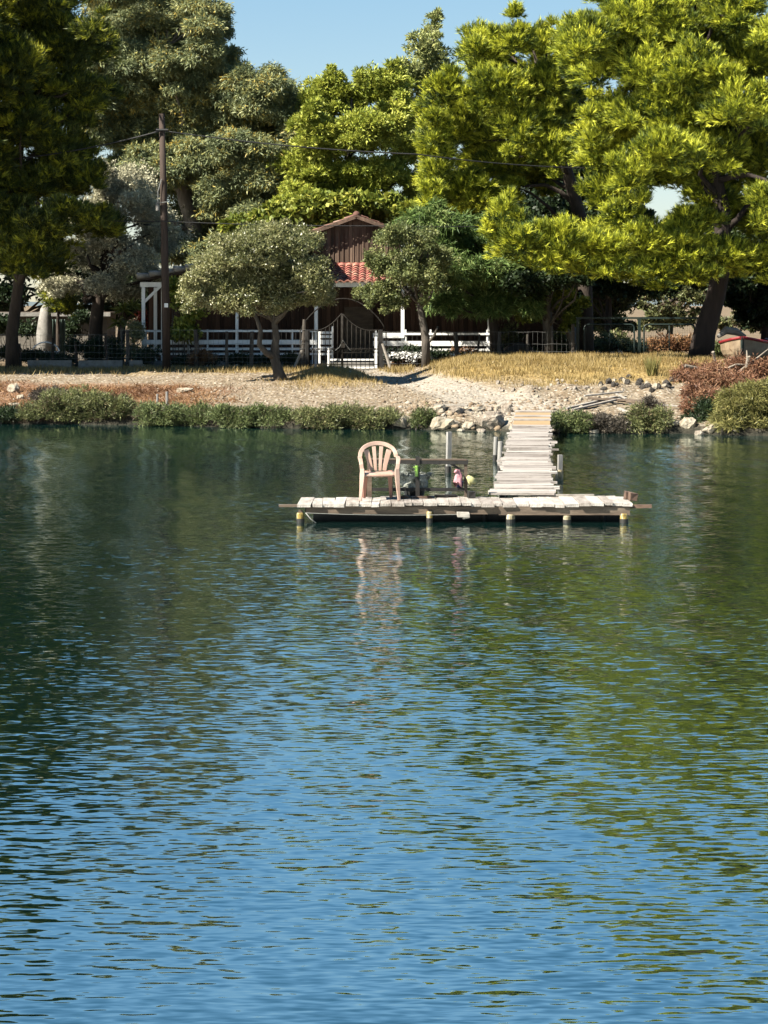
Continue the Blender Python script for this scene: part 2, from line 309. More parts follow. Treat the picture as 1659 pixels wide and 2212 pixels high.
def ground_z(x, y):
    x = np.asarray(x, float); y = np.asarray(y, float)
    s = y - shore_y(x)
    z = np.interp(s, [-400, -8, -3, -0.4, 0, 0.25, 0.9, 2, 5, 9, 14, 22, 400], [-2.2, -1.6, -0.8, -0.2, -0.02, 0.16, 0.34, 0.5, 0.68, 0.84, 0.96, 1.0, 1.2])
    m = sstep(0.6, 3.0, x) * (1 - sstep(10.5, 13.0, x)) * sstep(61.5, 69, y) * (1 - sstep(75.5, 80, y))
    z = z + 0.50 * m
    m2 = np.exp(-((x + 1.75) / 1.05) ** 2 - ((y - 70.5) / 2.2) ** 2)
    z = z + 0.36 * m2
    # crumbling stony step on the bank
    er = sstep(3.2, 4.2, x) * (1 - sstep(8.8, 9.6, x)) * np.exp(-((y - 62.3 - 0.2 * np.sin(x * 3)) / 1.0) ** 2)
    z = z + 0.26 * er * (0.7 + 0.3 * np.sin(x * 5.1))
    z = z - 0.07 * path_mask(x, y) * (s > 0)
    near = (s > 0.3) & (y < 84)
    z = z + np.where(near, 0.035 * fbm(x, y, 1.6, 3) + 0.02 * fbm(x, y, 6.0, 4), 0.0)
    return z
def gz(x, y): return float(ground_z(x, y))
def G(px, D, sink=0.0):
    x = px_x(px, D); return Vector((x, D, gz(x, D) - sink))

def grid_obj(name, xs, ys, zf, mat):
    X, Y = np.meshgrid(xs, ys); Z = zf(X, Y)
    co = np.stack([X, Y, Z], -1).reshape(-1, 3).astype(np.float32)
    nx, ny = len(xs), len(ys)
    i = np.arange(ny - 1)[:, None] * nx + np.arange(nx - 1)[None, :]
    q = np.stack([i, i + 1, i + 1 + nx, i + nx], -1).reshape(-1, 4)
    o = np_mesh(name, co, q, mat, smooth=True)
    return o, X.ravel(), Y.ravel()
def np_mesh(name, co, faces, mat, parent=None, smooth=False, tint=None):
    k = faces.shape[1]; me = bpy.data.meshes.new(name)
    me.vertices.add(len(co)); me.vertices.foreach_set('co', np.ascontiguousarray(co, np.float32).ravel())
    me.loops.add(faces.size); me.loops.foreach_set('vertex_index', np.ascontiguousarray(faces, np.int32).ravel())
    me.polygons.add(len(faces)); me.polygons.foreach_set('loop_start', np.arange(0, faces.size, k, dtype=np.int32))
    me.polygons.foreach_set('loop_total', np.full(len(faces), k, np.int32))
    if smooth: me.polygons.foreach_set('use_smooth', np.ones(len(faces), bool))
    me.update(calc_edges=True)
    if tint is not None:
        a = me.attributes.new('tint', 'FLOAT', 'POINT'); a.data.foreach_set('value', np.ascontiguousarray(tint, np.float32))
    me.materials.append(mat)
    o = bpy.data.objects.new(name, me); C.collection.objects.link(o)
    if parent is not None:
        o.parent = parent; o.matrix_parent_inverse = Matrix.LocRotScale(parent.location, parent.rotation_euler, None).inverted()
    return o
def fattr(o, name, v):
    a = o.data.attributes.new(name, 'FLOAT', 'POINT'); a.data.foreach_set('value', np.ascontiguousarray(v, np.float32))

def ground_mat():
    m, n, l, b = new_mat('bank_ground')
    tc = n.new('ShaderNodeTexCoord')
    def nz(sc, det=6, rough=0.6):
        t = n.new('ShaderNodeTexNoise'); t.inputs['Scale'].default_value = sc; t.inputs['Detail'].default_value = det; t.inputs['Roughness'].default_value = rough
        l.new(tc.outputs['Object'], t.inputs['Vector']); return t
    def att(nm):
        a = n.new('ShaderNodeAttribute'); a.attribute_name = nm; return a.outputs['Fac']
    def mix(f, a, c):
        x = n.new('ShaderNodeMix'); x.data_type = 'RGBA'; l.new(f, x.inputs[0]); l.new(a, x.inputs[6]); l.new(c, x.inputs[7]); return x.outputs[2]
    r1 = ramp(n, [(0.3, (0.165, 0.118, 0.07)), (0.5, (0.305, 0.243, 0.165)), (0.7, (0.46, 0.395, 0.305))]); l.new(nz(1.8, 8, 0.75).outputs[0], r1.inputs[0])
    vo = n.new('ShaderNodeTexVoronoi'); vo.inputs['Scale'].default_value = 9; l.new(tc.outputs['Object'], vo.inputs['Vector'])
    rs = ramp(n, [(0.2, (0.22, 0.155, 0.10)), (0.5, (0.38, 0.30, 0.21)), (0.8, (0.58, 0.51, 0.42))])
    sep = n.new('ShaderNodeSeparateColor'); l.new(vo.outputs['Color'], sep.inputs[0]); l.new(sep.outputs[0], rs.inputs[0])
    st = node(n, 'ShaderNodeMath', operation='LESS_THAN'); l.new(vo.outputs['Distance'], st.inputs[0]); st.inputs[1].default_value = 0.42
    base = mix(st.outputs[0], r1.outputs[0], rs.outputs[0])
    rg = ramp(n, [(0.3, (0.26, 0.165, 0.05)), (0.55, (0.46, 0.32, 0.105)), (0.75, (0.58, 0.44, 0.2))]); l.new(nz(5).outputs[0], rg.inputs[0])
    rr = ramp(n, [(0.3, (0.13, 0.055, 0.03)), (0.55, (0.30, 0.155, 0.08)), (0.75, (0.46, 0.33, 0.22))]); l.new(nz(4).outputs[0], rr.inputs[0])
    rp = ramp(n, [(0.3, (0.33, 0.285, 0.225)), (0.55, (0.47, 0.42, 0.35)), (0.75, (0.60, 0.56, 0.49))]); l.new(nz(9).outputs[0], rp.inputs[0])
    rd = ramp(n, [(0.3, (0.16, 0.12, 0.07)), (0.55, (0.27, 0.20, 0.13)), (0.75, (0.36, 0.28, 0.2))]); l.new(nz(0.6).outputs[0], rd.inputs[0])
    rb = ramp(n, [(0.3, (0.02, 0.022, 0.016)), (0.7, (0.06, 0.055, 0.04))]); l.new(nz(3).outputs[0], rb.inputs[0])
    c = mix(att('grass'), base, rg.outputs[0]); c = mix(att('red'), c, rr.outputs[0]); c = mix(att('path'), c, rp.outputs[0])
    c = mix(att('field'), c, rd.outputs[0]); c = mix(att('bed'), c, rb.outputs[0])
    l.new(c, b.inputs['Base Color']); b.inputs['Roughness'].default_value = 0.95; b.inputs['Specular IOR Level'].default_value = 0.15
    bp = n.new('ShaderNodeBump'); bp.inputs['Strength'].default_value = 1.0; bp.inputs['Distance'].default_value = 0.06
    ih = node(n, 'ShaderNodeMath', operation='MULTIPLY_ADD'); l.new(vo.outputs['Distance'], ih.inputs[0]); ih.inputs[1].default_value = -0.8
    l.new(nz(6, 8, 0.7).outputs[0], ih.inputs[2]); l.new(ih.outputs[0], bp.inputs['Height']); l.new(bp.outputs[0], b.inputs['Normal'])
    return m
xs = np.concatenate([[-900, -500, -250, -120, -70, -45, -32, -24], np.arange(-19, 19.01, 0.14), [24, 32, 45, 70, 120, 250, 500, 900]])
ys = np.concatenate([[-80, -40, -10, 10, 25, 38, 46, 50, 52], np.arange(53, 84, 0.16), [85, 87, 90, 94, 100, 110, 125, 150, 200, 300, 500, 900, 1600, 2600]])
ground, gx, gy = grid_obj('ground', xs, ys, ground_z, ground_mat())
tag(ground, kind='structure')
s_ = gy - shore_y(gx)
nzv = fbm(gx, gy, 0.9, 21)
mound = sstep(0.9, 2.6, gx) * (1 - sstep(9.8, 12, gx)) * sstep(63.4, 66, gy + 0.7 * nzv) * (1 - sstep(79, 81, gy))
m2 = np.exp(-((gx + 1.6) / 1.3) ** 2 - ((gy - 69) / 2.5) ** 2)
strip_ = sstep(73, 75.5, gy + nzv) * (gx < 0) * 0.7
fattr(ground, 'grass', np.clip(mound * 0.9 + m2 * 0.9 + strip_, 0, 1))
fattr(ground, 'red', np.clip((1 - sstep(-6.5, -4, gx + nzv)) * (1 - sstep(6.5, 9.5, s_ + nzv)), 0, 1) * 0.85)
fattr(ground, 'path', np.clip(path_mask(gx, gy) * (gy < 84), 0, 1))
fattr(ground, 'field', sstep(80, 83, gy))
fattr(ground, 'bed', 1 - sstep(0.15, 0.6, s_ + 0.12 * nzv))
def grass_amount(x, y):
    nv = fbm(x, y, 0.9, 21)
    mo = sstep(0.9, 2.6, x) * (1 - sstep(9.8, 12, x)) * sstep(62.8, 65.5, y + 0.9 * nv) * (1 - sstep(77, 79, y))
    b2 = np.exp(-((x + 1.6) / 1.2) ** 2 - ((y - 68.6) / 2.2) ** 2)
    return np.clip(np.maximum(mo, b2), 0, 1) * (1 - path_mask(x, y))

def water_mat():
    m, n, l, b = new_mat('lake_water')
    tc = n.new('ShaderNodeTexCoord')
    tot = None
    # each layer: (size across, size along, slope, rotation) - noise used directly as a surface slope
    def layer(scx, scy, amp, rot, det, seed, mod=None, dist=0.0):
        nonlocal tot
        mp = n.new('ShaderNodeMapping'); mp.inputs['Scale'].default_value = (scx, scy, 1); mp.inputs['Rotation'].default_value = (0, 0, rot); mp.inputs['Location'].default_value = (seed, seed * 0.7, 0)
        l.new(tc.outputs['Object'], mp.inputs[0])
        t = n.new('ShaderNodeTexNoise'); t.inputs['Scale'].default_value = 1; t.inputs['Detail'].default_value = det; t.inputs['Distortion'].default_value = dist
        l.new(mp.outputs[0], t.inputs['Vector'])
        su = node(n, 'ShaderNodeVectorMath', operation='SUBTRACT'); l.new(t.outputs['Color'], su.inputs[0]); su.inputs[1].default_value = (0.5, 0.5, 0.5)
        mu = node(n, 'ShaderNodeVectorMath', operation='MULTIPLY'); l.new(su.outputs[0], mu.inputs[0]); mu.inputs[1].default_value = (amp * 0.5, amp, 0)
        o = mu.outputs[0]
        if mod is not None:
            ms = node(n, 'ShaderNodeVectorMath', operation='SCALE'); l.new(o, ms.inputs[0]); l.new(mod, ms.inputs['Scale']); o = ms.outputs[0]
        if tot is None: tot = o
        else:
            ad = node(n, 'ShaderNodeVectorMath', operation='ADD'); l.new(tot, ad.inputs[0]); l.new(o, ad.inputs[1]); tot = ad.outputs[0]
    # patches where the breeze touches the water
    pm = n.new('ShaderNodeMapping'); pm.inputs['Scale'].default_value = (0.10, 0.13, 1); l.new(tc.outputs['Object'], pm.inputs[0])
    pn = n.new('ShaderNodeTexNoise'); pn.inputs['Scale'].default_value = 1; pn.inputs['Detail'].default_value = 3; l.new(pm.outputs[0], pn.inputs['Vector'])
    pr = n.new('ShaderNodeMapRange'); l.new(pn.outputs[0], pr.inputs[0]); pr.inputs[1].default_value = 0.32; pr.inputs[2].default_value = 0.68; pr.inputs[3].default_value = 0.55; pr.inputs[4].default_value = 1.25
    # calmer under the lee of the far bank
    sp = n.new('ShaderNodeSeparateXYZ'); l.new(tc.outputs['Object'], sp.inputs[0])
    ca = n.new('ShaderNodeMapRange'); l.new(sp.outputs[1], ca.inputs[0]); ca.inputs[1].default_value = 40; ca.inputs[2].default_value = 58; ca.inputs[3].default_value = 1.0; ca.inputs[4].default_value = 0.3
    mm = node(n, 'ShaderNodeMath', operation='MULTIPLY'); l.new(pr.outputs[0], mm.inputs[0]); l.new(ca.outputs[0], mm.inputs[1])
    layer(6.5, 25.0, 0.33, 0.08, 1, 3.1, mm.outputs[0], 0.2)
    layer(2.6, 12.0, 0.105, 0.05, 1, 11.7, mm.outputs[0], 0.3)
    layer(1.3, 5.0, 0.024, 0.06, 2, 23.3, mm.outputs[0], 0.4)
    layer(0.3, 1.3, 0.014, -0.2, 1, 41.0)
    # a slow wake running out from the platform
    wm_ = n.new('ShaderNodeMapping'); wm_.inputs['Rotation'].default_value = (0, 0, math.radians(-22)); l.new(tc.outputs['Object'], wm_.inputs[0])
    wt = node(n, 'ShaderNodeTexWave', wave_type='BANDS', bands_direction='X'); wt.inputs['Scale'].default_value = 0.26; wt.inputs['Distortion'].default_value = 2.2; wt.inputs['Detail'].default_value = 2; wt.inputs['Detail Scale'].default_value = 0.6
    l.new(wm_.outputs[0], wt.inputs['Vector'])
    ws = node(n, 'ShaderNodeMath', operation='SUBTRACT'); l.new(wt.outputs['Fac'], ws.inputs[0]); ws.inputs[1].default_value = 0.5
    wv = n.new('ShaderNodeCombineXYZ'); w1 = node(n, 'ShaderNodeMath', operation='MULTIPLY'); l.new(ws.outputs[0], w1.inputs[0]); w1.inputs[1].default_value = 0.09
    w2 = node(n, 'ShaderNodeMath', operation='MULTIPLY'); l.new(ws.outputs[0], w2.inputs[0]); w2.inputs[1].default_value = 0.028
    l.new(w1.outputs[0], wv.inputs[0]); l.new(w2.outputs[0], wv.inputs[1])
    wk = n.new('ShaderNodeMapRange'); l.new(pn.outputs[0], wk.inputs[0]); wk.inputs[1].default_value = 0.40; wk.inputs[2].default_value = 0.62
    wsc = node(n, 'ShaderNodeVectorMath', operation='SCALE'); l.new(wv.outputs[0], wsc.inputs[0]); l.new(wk.outputs[0], wsc.inputs['Scale'])
    wad = node(n, 'ShaderNodeVectorMath', operation='ADD'); l.new(tot, wad.inputs[0]); l.new(wsc.outputs[0], wad.inputs[1]); tot = wad.outputs[0]
    sx = n.new('ShaderNodeSeparateXYZ'); l.new(tot, sx.inputs[0])
    cb = n.new('ShaderNodeCombineXYZ'); l.new(sx.outputs[0], cb.inputs[0]); l.new(sx.outputs[1], cb.inputs[1]); cb.inputs[2].default_value = 1
    nm = node(n, 'ShaderNodeVectorMath', operation='NORMALIZE'); l.new(cb.outputs[0], nm.inputs[0]); 
    n.remove(b); di = n.new('ShaderNodeBsdfDiffuse'); di.inputs[0].default_value = (0.0014, 0.0095, 0.0082, 1)
    gl_ = n.new('ShaderNodeBsdfGlossy'); gl_.inputs['Roughness'].default_value = 0.03; gl_.inputs[0].default_value = (0.92, 1, 0.985, 1)
    fr = n.new('ShaderNodeFresnel'); fr.inputs[0].default_value = 1.33; pw = node(n, 'ShaderNodeMath', operation='POWER'); pw.inputs[1].default_value = 0.85
    l.new(nm.outputs[0], fr.inputs[1]); l.new(nm.outputs[0], gl_.inputs['Normal']); l.new(fr.outputs[0], pw.inputs[0])
    mn = node(n, 'ShaderNodeMath', operation='MINIMUM'); ml = node(n, 'ShaderNodeMath', operation='MULTIPLY'); l.new(pw.outputs[0], ml.inputs[0]); ml.inputs[1].default_value = 3.0
    l.new(ml.outputs[0], mn.inputs[0]); mn.inputs[1].default_value = 0.72
    mx = n.new('ShaderNodeMixShader'); l.new(mn.outputs[0], mx.inputs[0]); l.new(di.outputs[0], mx.inputs[1]); l.new(gl_.outputs[0], mx.inputs[2])
    l.new(mx.outputs[0], n['Material Output'].inputs[0])
    return m
wat = MB().add([(-900, -70, 0), (900, -70, 0), (900, 75, 0), (-900, 75, 0)], [(0, 1, 2, 3)])
wo = wat.build('water', water_mat()); tag(wo, kind='structure')

# low blue hills on the skyline
hm = MB(); N = 90; tops = []; 
for i in range(N):
    x = -1500 + 3000 * i / (N - 1); hh = 14 + 10 * math.sin(i * 0.31) + 6 * math.sin(i * 0.83 + 1)
    hm.v += [(x, 2250, -2), (x, 2380, max(4, hh)), (x, 2560, -2)]
for i in range(N - 1):
    a = 3 * i; hm.f += [(a, a + 3, a + 4, a + 1), (a + 1, a + 4, a + 5, a + 2)]
tag(hm.build('hills', M['hill'], smooth=True), kind='structure')

# ---------------------------------------------------------------- foliage
def unit(v): return v / np.maximum(np.linalg.norm(v, axis=-1, keepdims=True), 1e-9)
def rdir(n): return unit(R.normal(size=(n, 3)))
def leaves(name, pos, d, length, width, tint, mat, parent=None, shape='quad', droop=0.0, kind=None):
    """one small face per leaf: base at pos, pointing along d"""
    n = len(pos); d = unit(d); s = unit(np.cross(d, rdir(n)))
    L = (length * R.uniform(0.65, 1.3, n))[:, None]; W = (width * R.uniform(0.7, 1.25, n))[:, None]
    if shape == 'tri':
        co = np.stack([pos - s * W / 2, pos + s * W / 2, pos + d * L], 1); k = 3
    else:
        nn = np.cross(d, s)
        mid = pos + d * L * 0.5 + nn * L * 0.06
        tip = pos + d * L; tip[:, 2] -= droop * L[:, 0]
        co = np.stack([pos, mid + s * W / 2, tip, mid - s * W / 2], 1); k = 4
    f = np.arange(n * k, dtype=np.int32).reshape(n, k)
    o = np_mesh(name, co.reshape(-1, 3), f, mat, parent, tint=np.repeat(tint, k))
    if kind: o['kind'] = kind
    return o
def clumps_of(lobes, rs, cover, back):
    """lobes [(centre, radii)] -> sub-clump centres, radii, outward vectors"""
    cs, rr, ow = [], [], []
    for c, r in lobes:
        c = np.array(c); r = np.array(r); Rm = r.mean()
        q = min(rs, Rm * 0.6)
        n = max(4, int(cover * 4.6 * (Rm / q) ** 2))
        u = rdir(n); rad = R.uniform(0.5, 1.03, n)[:, None]
        keep = np.ones(n, bool)
        if not back: keep = (u[:, 1] < 0.45)
        u = u[keep]; rad = rad[keep]; n = len(u)
        cs.append(c + u * rad * np.maximum(r - q * 0.95, r * 0.3)); rr.append(q * R.uniform(0.6, 1.25, n)); ow.append(u)
    return np.concatenate(cs), np.concatenate(rr), np.concatenate(ow)
def crown(name, lobes, mat, parent, style, rs=0.6, cover=1.0, per_m2=60, back=True, length=0.2, width=0.035, k=6):
    c, r, ow = clumps_of(lobes, rs, cover, back)
    n = np.maximum(4, (per_m2 * 21 * r ** 2 / k).astype(int)); idx = np.repeat(np.arange(len(c)), n); T = len(idx)
    u = rdir(T); u[:, 2] = np.where(u[:, 2] < -0.35, -u[:, 2] * R.uniform(0.2, 1, T), u[:, 2]); u = unit(u)
    rad = R.uniform(0.25, 1.0, T) ** 0.6 * (1 + 0.22 * np.abs(R.normal(0, 1, T)))
    sq = np.array([1.0, 1.0, 0.75])
    sq = sq * R.uniform(0.55, 1.4, (len(c), 3))[idx]
    tp = c[idx] + u * (rad * r[idx])[:, None] * sq
    ctint = R.normal(0.42, 0.16, len(c))
    tt = ctint[idx] + R.normal(0, 0.14, T)
    j = np.repeat(np.arange(T), k); N = len(j)
    up = np.array([0, 0, 1.0])
    if style == 'pine':
        td = unit(0.7 * u + 0.55 * ow[idx] + 0.55 * up + 0.3 * rdir(T))
        d = unit(td[j] + 0.62 * rdir(N)); pos = tp[j] + td[j] * R.uniform(-0.08, 0.12, N)[:, None]
        tint = tt[j] + R.normal(0, 0.10, N) + 0.28 * (rad[j] - 0.85)      # outer needles tinted brighter: sunlit tips painted into the colour
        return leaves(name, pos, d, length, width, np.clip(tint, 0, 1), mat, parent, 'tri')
    if style == 'droop':
        d = unit(0.35 * u[j] - 0.9 * up + 0.55 * rdir(N)); pos = tp[j] + rdir(N) * 0.12
    elif style == 'hang':
        d = unit(0.6 * u[j] - 0.55 * up + 0.8 * rdir(N)); pos = tp[j] + rdir(N) * 0.12
    elif style == 'fan':
        td = unit(0.6 * u + 0.4 * rdir(T)); d = unit(td[j] + 0.7 * rdir(N)); pos = tp[j] + rdir(N) * 0.06
    else:
        d = unit(0.5 * u[j] + rdir(N)); pos = tp[j] + rdir(N) * 0.10
    tint = tt[j] + R.normal(0, 0.16, N)
    return leaves(name, pos, d, length, width, np.clip(tint, 0, 1), mat, parent, 'quad', droop=0.25 if style == 'droop' else 0.0)

def lobes_px(L, D, depth, flat=1.0, back=True, fsc=1.0):
    out = []
    for it in L:
        x, y, rx, ry = it[:4]
        dd = it[4] if len(it) > 4 else R.uniform(-depth, depth * 0.25)
        Dc = D + dd; s = Dc / FPX * R.uniform(0.92, 1.14) * fsc
        c = P(x, y, Dc); rad = (rx * s, 0.5 * (rx + ry) * s, ry * s * flat)
        out.append((tuple(c), rad))
        for _ in range(3):
            u = rdir(1)[0]; u[1] = -abs(u[1]) * .6; f = R.uniform(.22, .4)
            out.append(((c.x + u[0] * rad[0] * 1.0, c.y + u[1] * rad[1] * 1.0, c.z + u[2] * rad[2] * 1.0), tuple(q * f for q in rad)))
        if back:
            b = R.uniform(0.5, 1.0) * depth
            out.append(((c.x + R.uniform(-.4, .4), D + b, c.z + R.uniform(-.4, .2)), tuple(q * 1.05 / fsc for q in rad)))
    return out
def limbs(mb, base_pts, radii, lobes, n, frac=(0.35, 0.95), r0=0.12, n_side=6):
    """trunk through base_pts and limbs that reach into n of the lobes"""
    mb.tube(base_pts, radii, 10, noise=0.07)
    pts = [Vector(p) for p in base_pts]
    for i in range(n):
        for _ in range(30):
            c = Vector(lobes[rnd.randrange(len(lobes))][0])
            t = rnd.uniform(*frac) * (len(pts) - 1); a = int(min(t, len(pts) - 1.001)); q = pts[a].lerp(pts[a + 1], t - a)
            if (c - q).length < 3.6 and c.z > q.z - 0.5: break
        else: continue
        rr = min(r0, (radii[a] + (radii[a + 1] - radii[a]) * (t - a)) * 0.7)
        m = q.lerp(c, 0.5) + Vector((rnd.uniform(-.3, .3), rnd.uniform(-.3, .3), rnd.uniform(-.1, .4)))
        m2 = q.lerp(c, 0.8) + Vector((rnd.uniform(-.2, .2), rnd.uniform(-.2, .2), rnd.uniform(0, .3)))
        mb.tube([q, q.lerp(m, .5) + Vector((0, 0, rnd.uniform(-.1, .15))), m, m2, c], [rr, rr * .8, rr * .6, rr * .4, rr * .15], n_side)
def tree(name, label, D, L, mat, style, trunk, tr, bark, depth, group=None, n_limbs=10, r0=0.12, flat=1.0, back=True, extra=None, frac=(0.35, 0.95), fsc=1.0, **kw):
    base = G(trunk[0][0], D + (trunk[0][2] if len(trunk[0]) > 2 else 0), 0.08)
    pts = [base]
    for t in trunk[1:]: pts.append(P(t[0], t[1], D + (t[2] if len(t) > 2 else 0)))
    root = thing(name, label, 'tree', base, group)
    lb = lobes_px(L, D, depth, flat, back, fsc)
    mb = MB(); limbs(mb, pts, tr, lb, n_limbs, frac, r0)
    if extra: extra(mb, D)
    mb.build('trunk', bark, root, smooth=True)
    crown('crown', lb, mat, root, style, **kw)
    return root
# ---------------------------------------------------------------- trees
PINE = dict(style='pine', fsc=0.95, flat=1.22, rs=0.37, cover=0.66, per_m2=190, length=0.19, width=0.030, k=12)
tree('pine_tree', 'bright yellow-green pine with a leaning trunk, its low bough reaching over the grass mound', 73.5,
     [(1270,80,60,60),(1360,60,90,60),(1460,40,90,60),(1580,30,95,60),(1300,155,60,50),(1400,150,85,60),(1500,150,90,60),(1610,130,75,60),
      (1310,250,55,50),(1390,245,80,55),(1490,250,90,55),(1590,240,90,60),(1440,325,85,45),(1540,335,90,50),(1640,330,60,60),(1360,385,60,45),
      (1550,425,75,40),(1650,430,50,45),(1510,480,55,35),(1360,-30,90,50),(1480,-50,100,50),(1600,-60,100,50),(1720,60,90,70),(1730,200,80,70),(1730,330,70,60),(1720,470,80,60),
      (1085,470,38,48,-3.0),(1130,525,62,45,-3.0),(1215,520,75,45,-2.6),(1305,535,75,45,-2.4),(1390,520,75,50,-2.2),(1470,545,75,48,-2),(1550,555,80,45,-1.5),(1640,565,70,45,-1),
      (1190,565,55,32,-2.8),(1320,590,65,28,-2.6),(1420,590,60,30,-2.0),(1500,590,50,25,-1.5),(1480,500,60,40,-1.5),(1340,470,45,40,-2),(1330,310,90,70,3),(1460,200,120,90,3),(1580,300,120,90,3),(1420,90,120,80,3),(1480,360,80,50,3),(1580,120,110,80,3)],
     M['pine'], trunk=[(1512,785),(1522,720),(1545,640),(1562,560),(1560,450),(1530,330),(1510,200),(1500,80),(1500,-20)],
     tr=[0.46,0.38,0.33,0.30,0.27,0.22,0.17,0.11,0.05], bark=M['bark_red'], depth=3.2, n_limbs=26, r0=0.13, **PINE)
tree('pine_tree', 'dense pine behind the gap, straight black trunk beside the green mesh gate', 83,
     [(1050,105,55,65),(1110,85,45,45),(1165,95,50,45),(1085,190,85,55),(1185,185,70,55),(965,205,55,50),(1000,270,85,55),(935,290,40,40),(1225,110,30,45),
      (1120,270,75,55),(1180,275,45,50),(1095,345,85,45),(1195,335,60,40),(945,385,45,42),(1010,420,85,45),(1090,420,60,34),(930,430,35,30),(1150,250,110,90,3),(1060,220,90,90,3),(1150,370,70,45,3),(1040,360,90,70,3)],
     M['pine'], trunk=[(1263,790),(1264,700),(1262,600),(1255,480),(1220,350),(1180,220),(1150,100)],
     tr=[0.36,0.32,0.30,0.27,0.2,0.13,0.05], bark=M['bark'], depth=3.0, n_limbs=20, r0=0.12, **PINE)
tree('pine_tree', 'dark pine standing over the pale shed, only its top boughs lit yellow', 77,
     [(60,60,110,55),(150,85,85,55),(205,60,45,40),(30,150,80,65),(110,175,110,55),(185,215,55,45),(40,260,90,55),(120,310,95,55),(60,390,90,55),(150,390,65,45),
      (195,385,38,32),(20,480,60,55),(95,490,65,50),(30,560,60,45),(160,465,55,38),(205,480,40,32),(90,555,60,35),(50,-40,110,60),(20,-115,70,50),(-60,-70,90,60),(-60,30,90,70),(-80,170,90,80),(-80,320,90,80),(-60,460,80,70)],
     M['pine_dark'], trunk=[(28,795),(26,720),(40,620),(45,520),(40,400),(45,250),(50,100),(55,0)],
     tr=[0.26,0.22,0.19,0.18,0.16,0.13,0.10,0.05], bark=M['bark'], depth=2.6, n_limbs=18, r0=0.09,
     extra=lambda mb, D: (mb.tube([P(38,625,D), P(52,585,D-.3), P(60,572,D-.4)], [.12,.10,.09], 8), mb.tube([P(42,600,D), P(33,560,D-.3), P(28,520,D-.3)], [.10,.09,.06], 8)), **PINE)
# a neighbour outside the picture whose shade falls across the garden
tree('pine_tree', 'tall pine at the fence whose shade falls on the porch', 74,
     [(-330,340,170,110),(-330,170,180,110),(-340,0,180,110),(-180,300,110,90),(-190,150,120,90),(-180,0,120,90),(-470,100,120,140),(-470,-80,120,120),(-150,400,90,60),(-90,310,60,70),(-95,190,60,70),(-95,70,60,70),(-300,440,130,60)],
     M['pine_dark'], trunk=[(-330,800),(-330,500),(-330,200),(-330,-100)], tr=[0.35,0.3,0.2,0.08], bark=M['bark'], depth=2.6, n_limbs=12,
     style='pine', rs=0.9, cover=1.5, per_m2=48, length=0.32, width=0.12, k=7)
tree('eucalyptus_tree', 'huge grey-green eucalyptus with drooping leaves behind the house', 97,
     [(330,50,120,70),(425,35,60,50),(250,150,100,75),(400,140,95,70),(300,255,105,75),(440,245,115,80),(545,215,90,70),(610,240,45,50),(520,320,95,65),(420,365,105,75),
      (330,380,75,65),(505,430,85,75),(565,385,50,55),(430,475,85,65),(380,545,70,45),(555,480,45,45),(290,320,60,60),(240,-20,100,60),(350,-40,100,50),(445,80,40,55),(470,30,20,30),(590,185,45,35),(630,290,25,60),(480,150,45,40),(200,240,60,60),(470,540,60,35)],
     M['euc'], 'hang', trunk=[(440,760),(445,650),(430,540),(400,430),(390,300),(380,180),(360,60)], tr=[0.55,0.5,0.42,0.34,0.26,0.16,0.06], bark=M['bark_pale'], depth=4.0, n_limbs=34, r0=0.13,
     rs=0.55, cover=0.85, per_m2=110, length=0.22, width=0.05, k=6)
tree('poplar_tree', 'loose yellow-green tree rising behind the red ridge', 94,
     [(690,225,42,55),(745,205,45,45),(800,195,45,50),(845,180,40,45),(700,300,65,55),(790,290,75,60),(860,250,55,55),(640,365,42,50),(715,385,75,55),(815,380,75,55),(645,445,45,45),(745,455,75,45),(845,450,60,45),(880,320,40,50),(625,410,30,40),(900,400,35,40),
      (720,170,14,22),(780,170,14,18),(672,260,30,40)],
     M['light'], 'fan', trunk=[(745,770),(745,600),(750,450),(755,320),(760,210)], tr=[0.3,0.27,0.2,0.12,0.04], bark=M['bark_grey'], depth=2.6, n_limbs=22, r0=0.09,
     rs=0.42, cover=0.7, per_m2=95, length=0.19, width=0.055, k=6)
tree('poplar_tree', 'pale thin-topped tree with the highest spire against the sky', 106,
     [(905,105,32,40),(935,70,18,28),(915,160,55,42),(945,120,22,40),(950,185,35,40),(880,150,28,35),(870,200,50,40),(930,240,50,45),(900,310,50,50),(945,40,5,14)],
     M['pale'], 'fan', trunk=[(915,770),(915,500),(915,300),(925,150),(940,60)], tr=[0.3,0.26,0.18,0.1,0.03], bark=M['bark_grey'], depth=1.8, n_limbs=14, r0=0.07,
     rs=0.5, cover=0.5, per_m2=36, length=0.22, width=0.065, k=6)
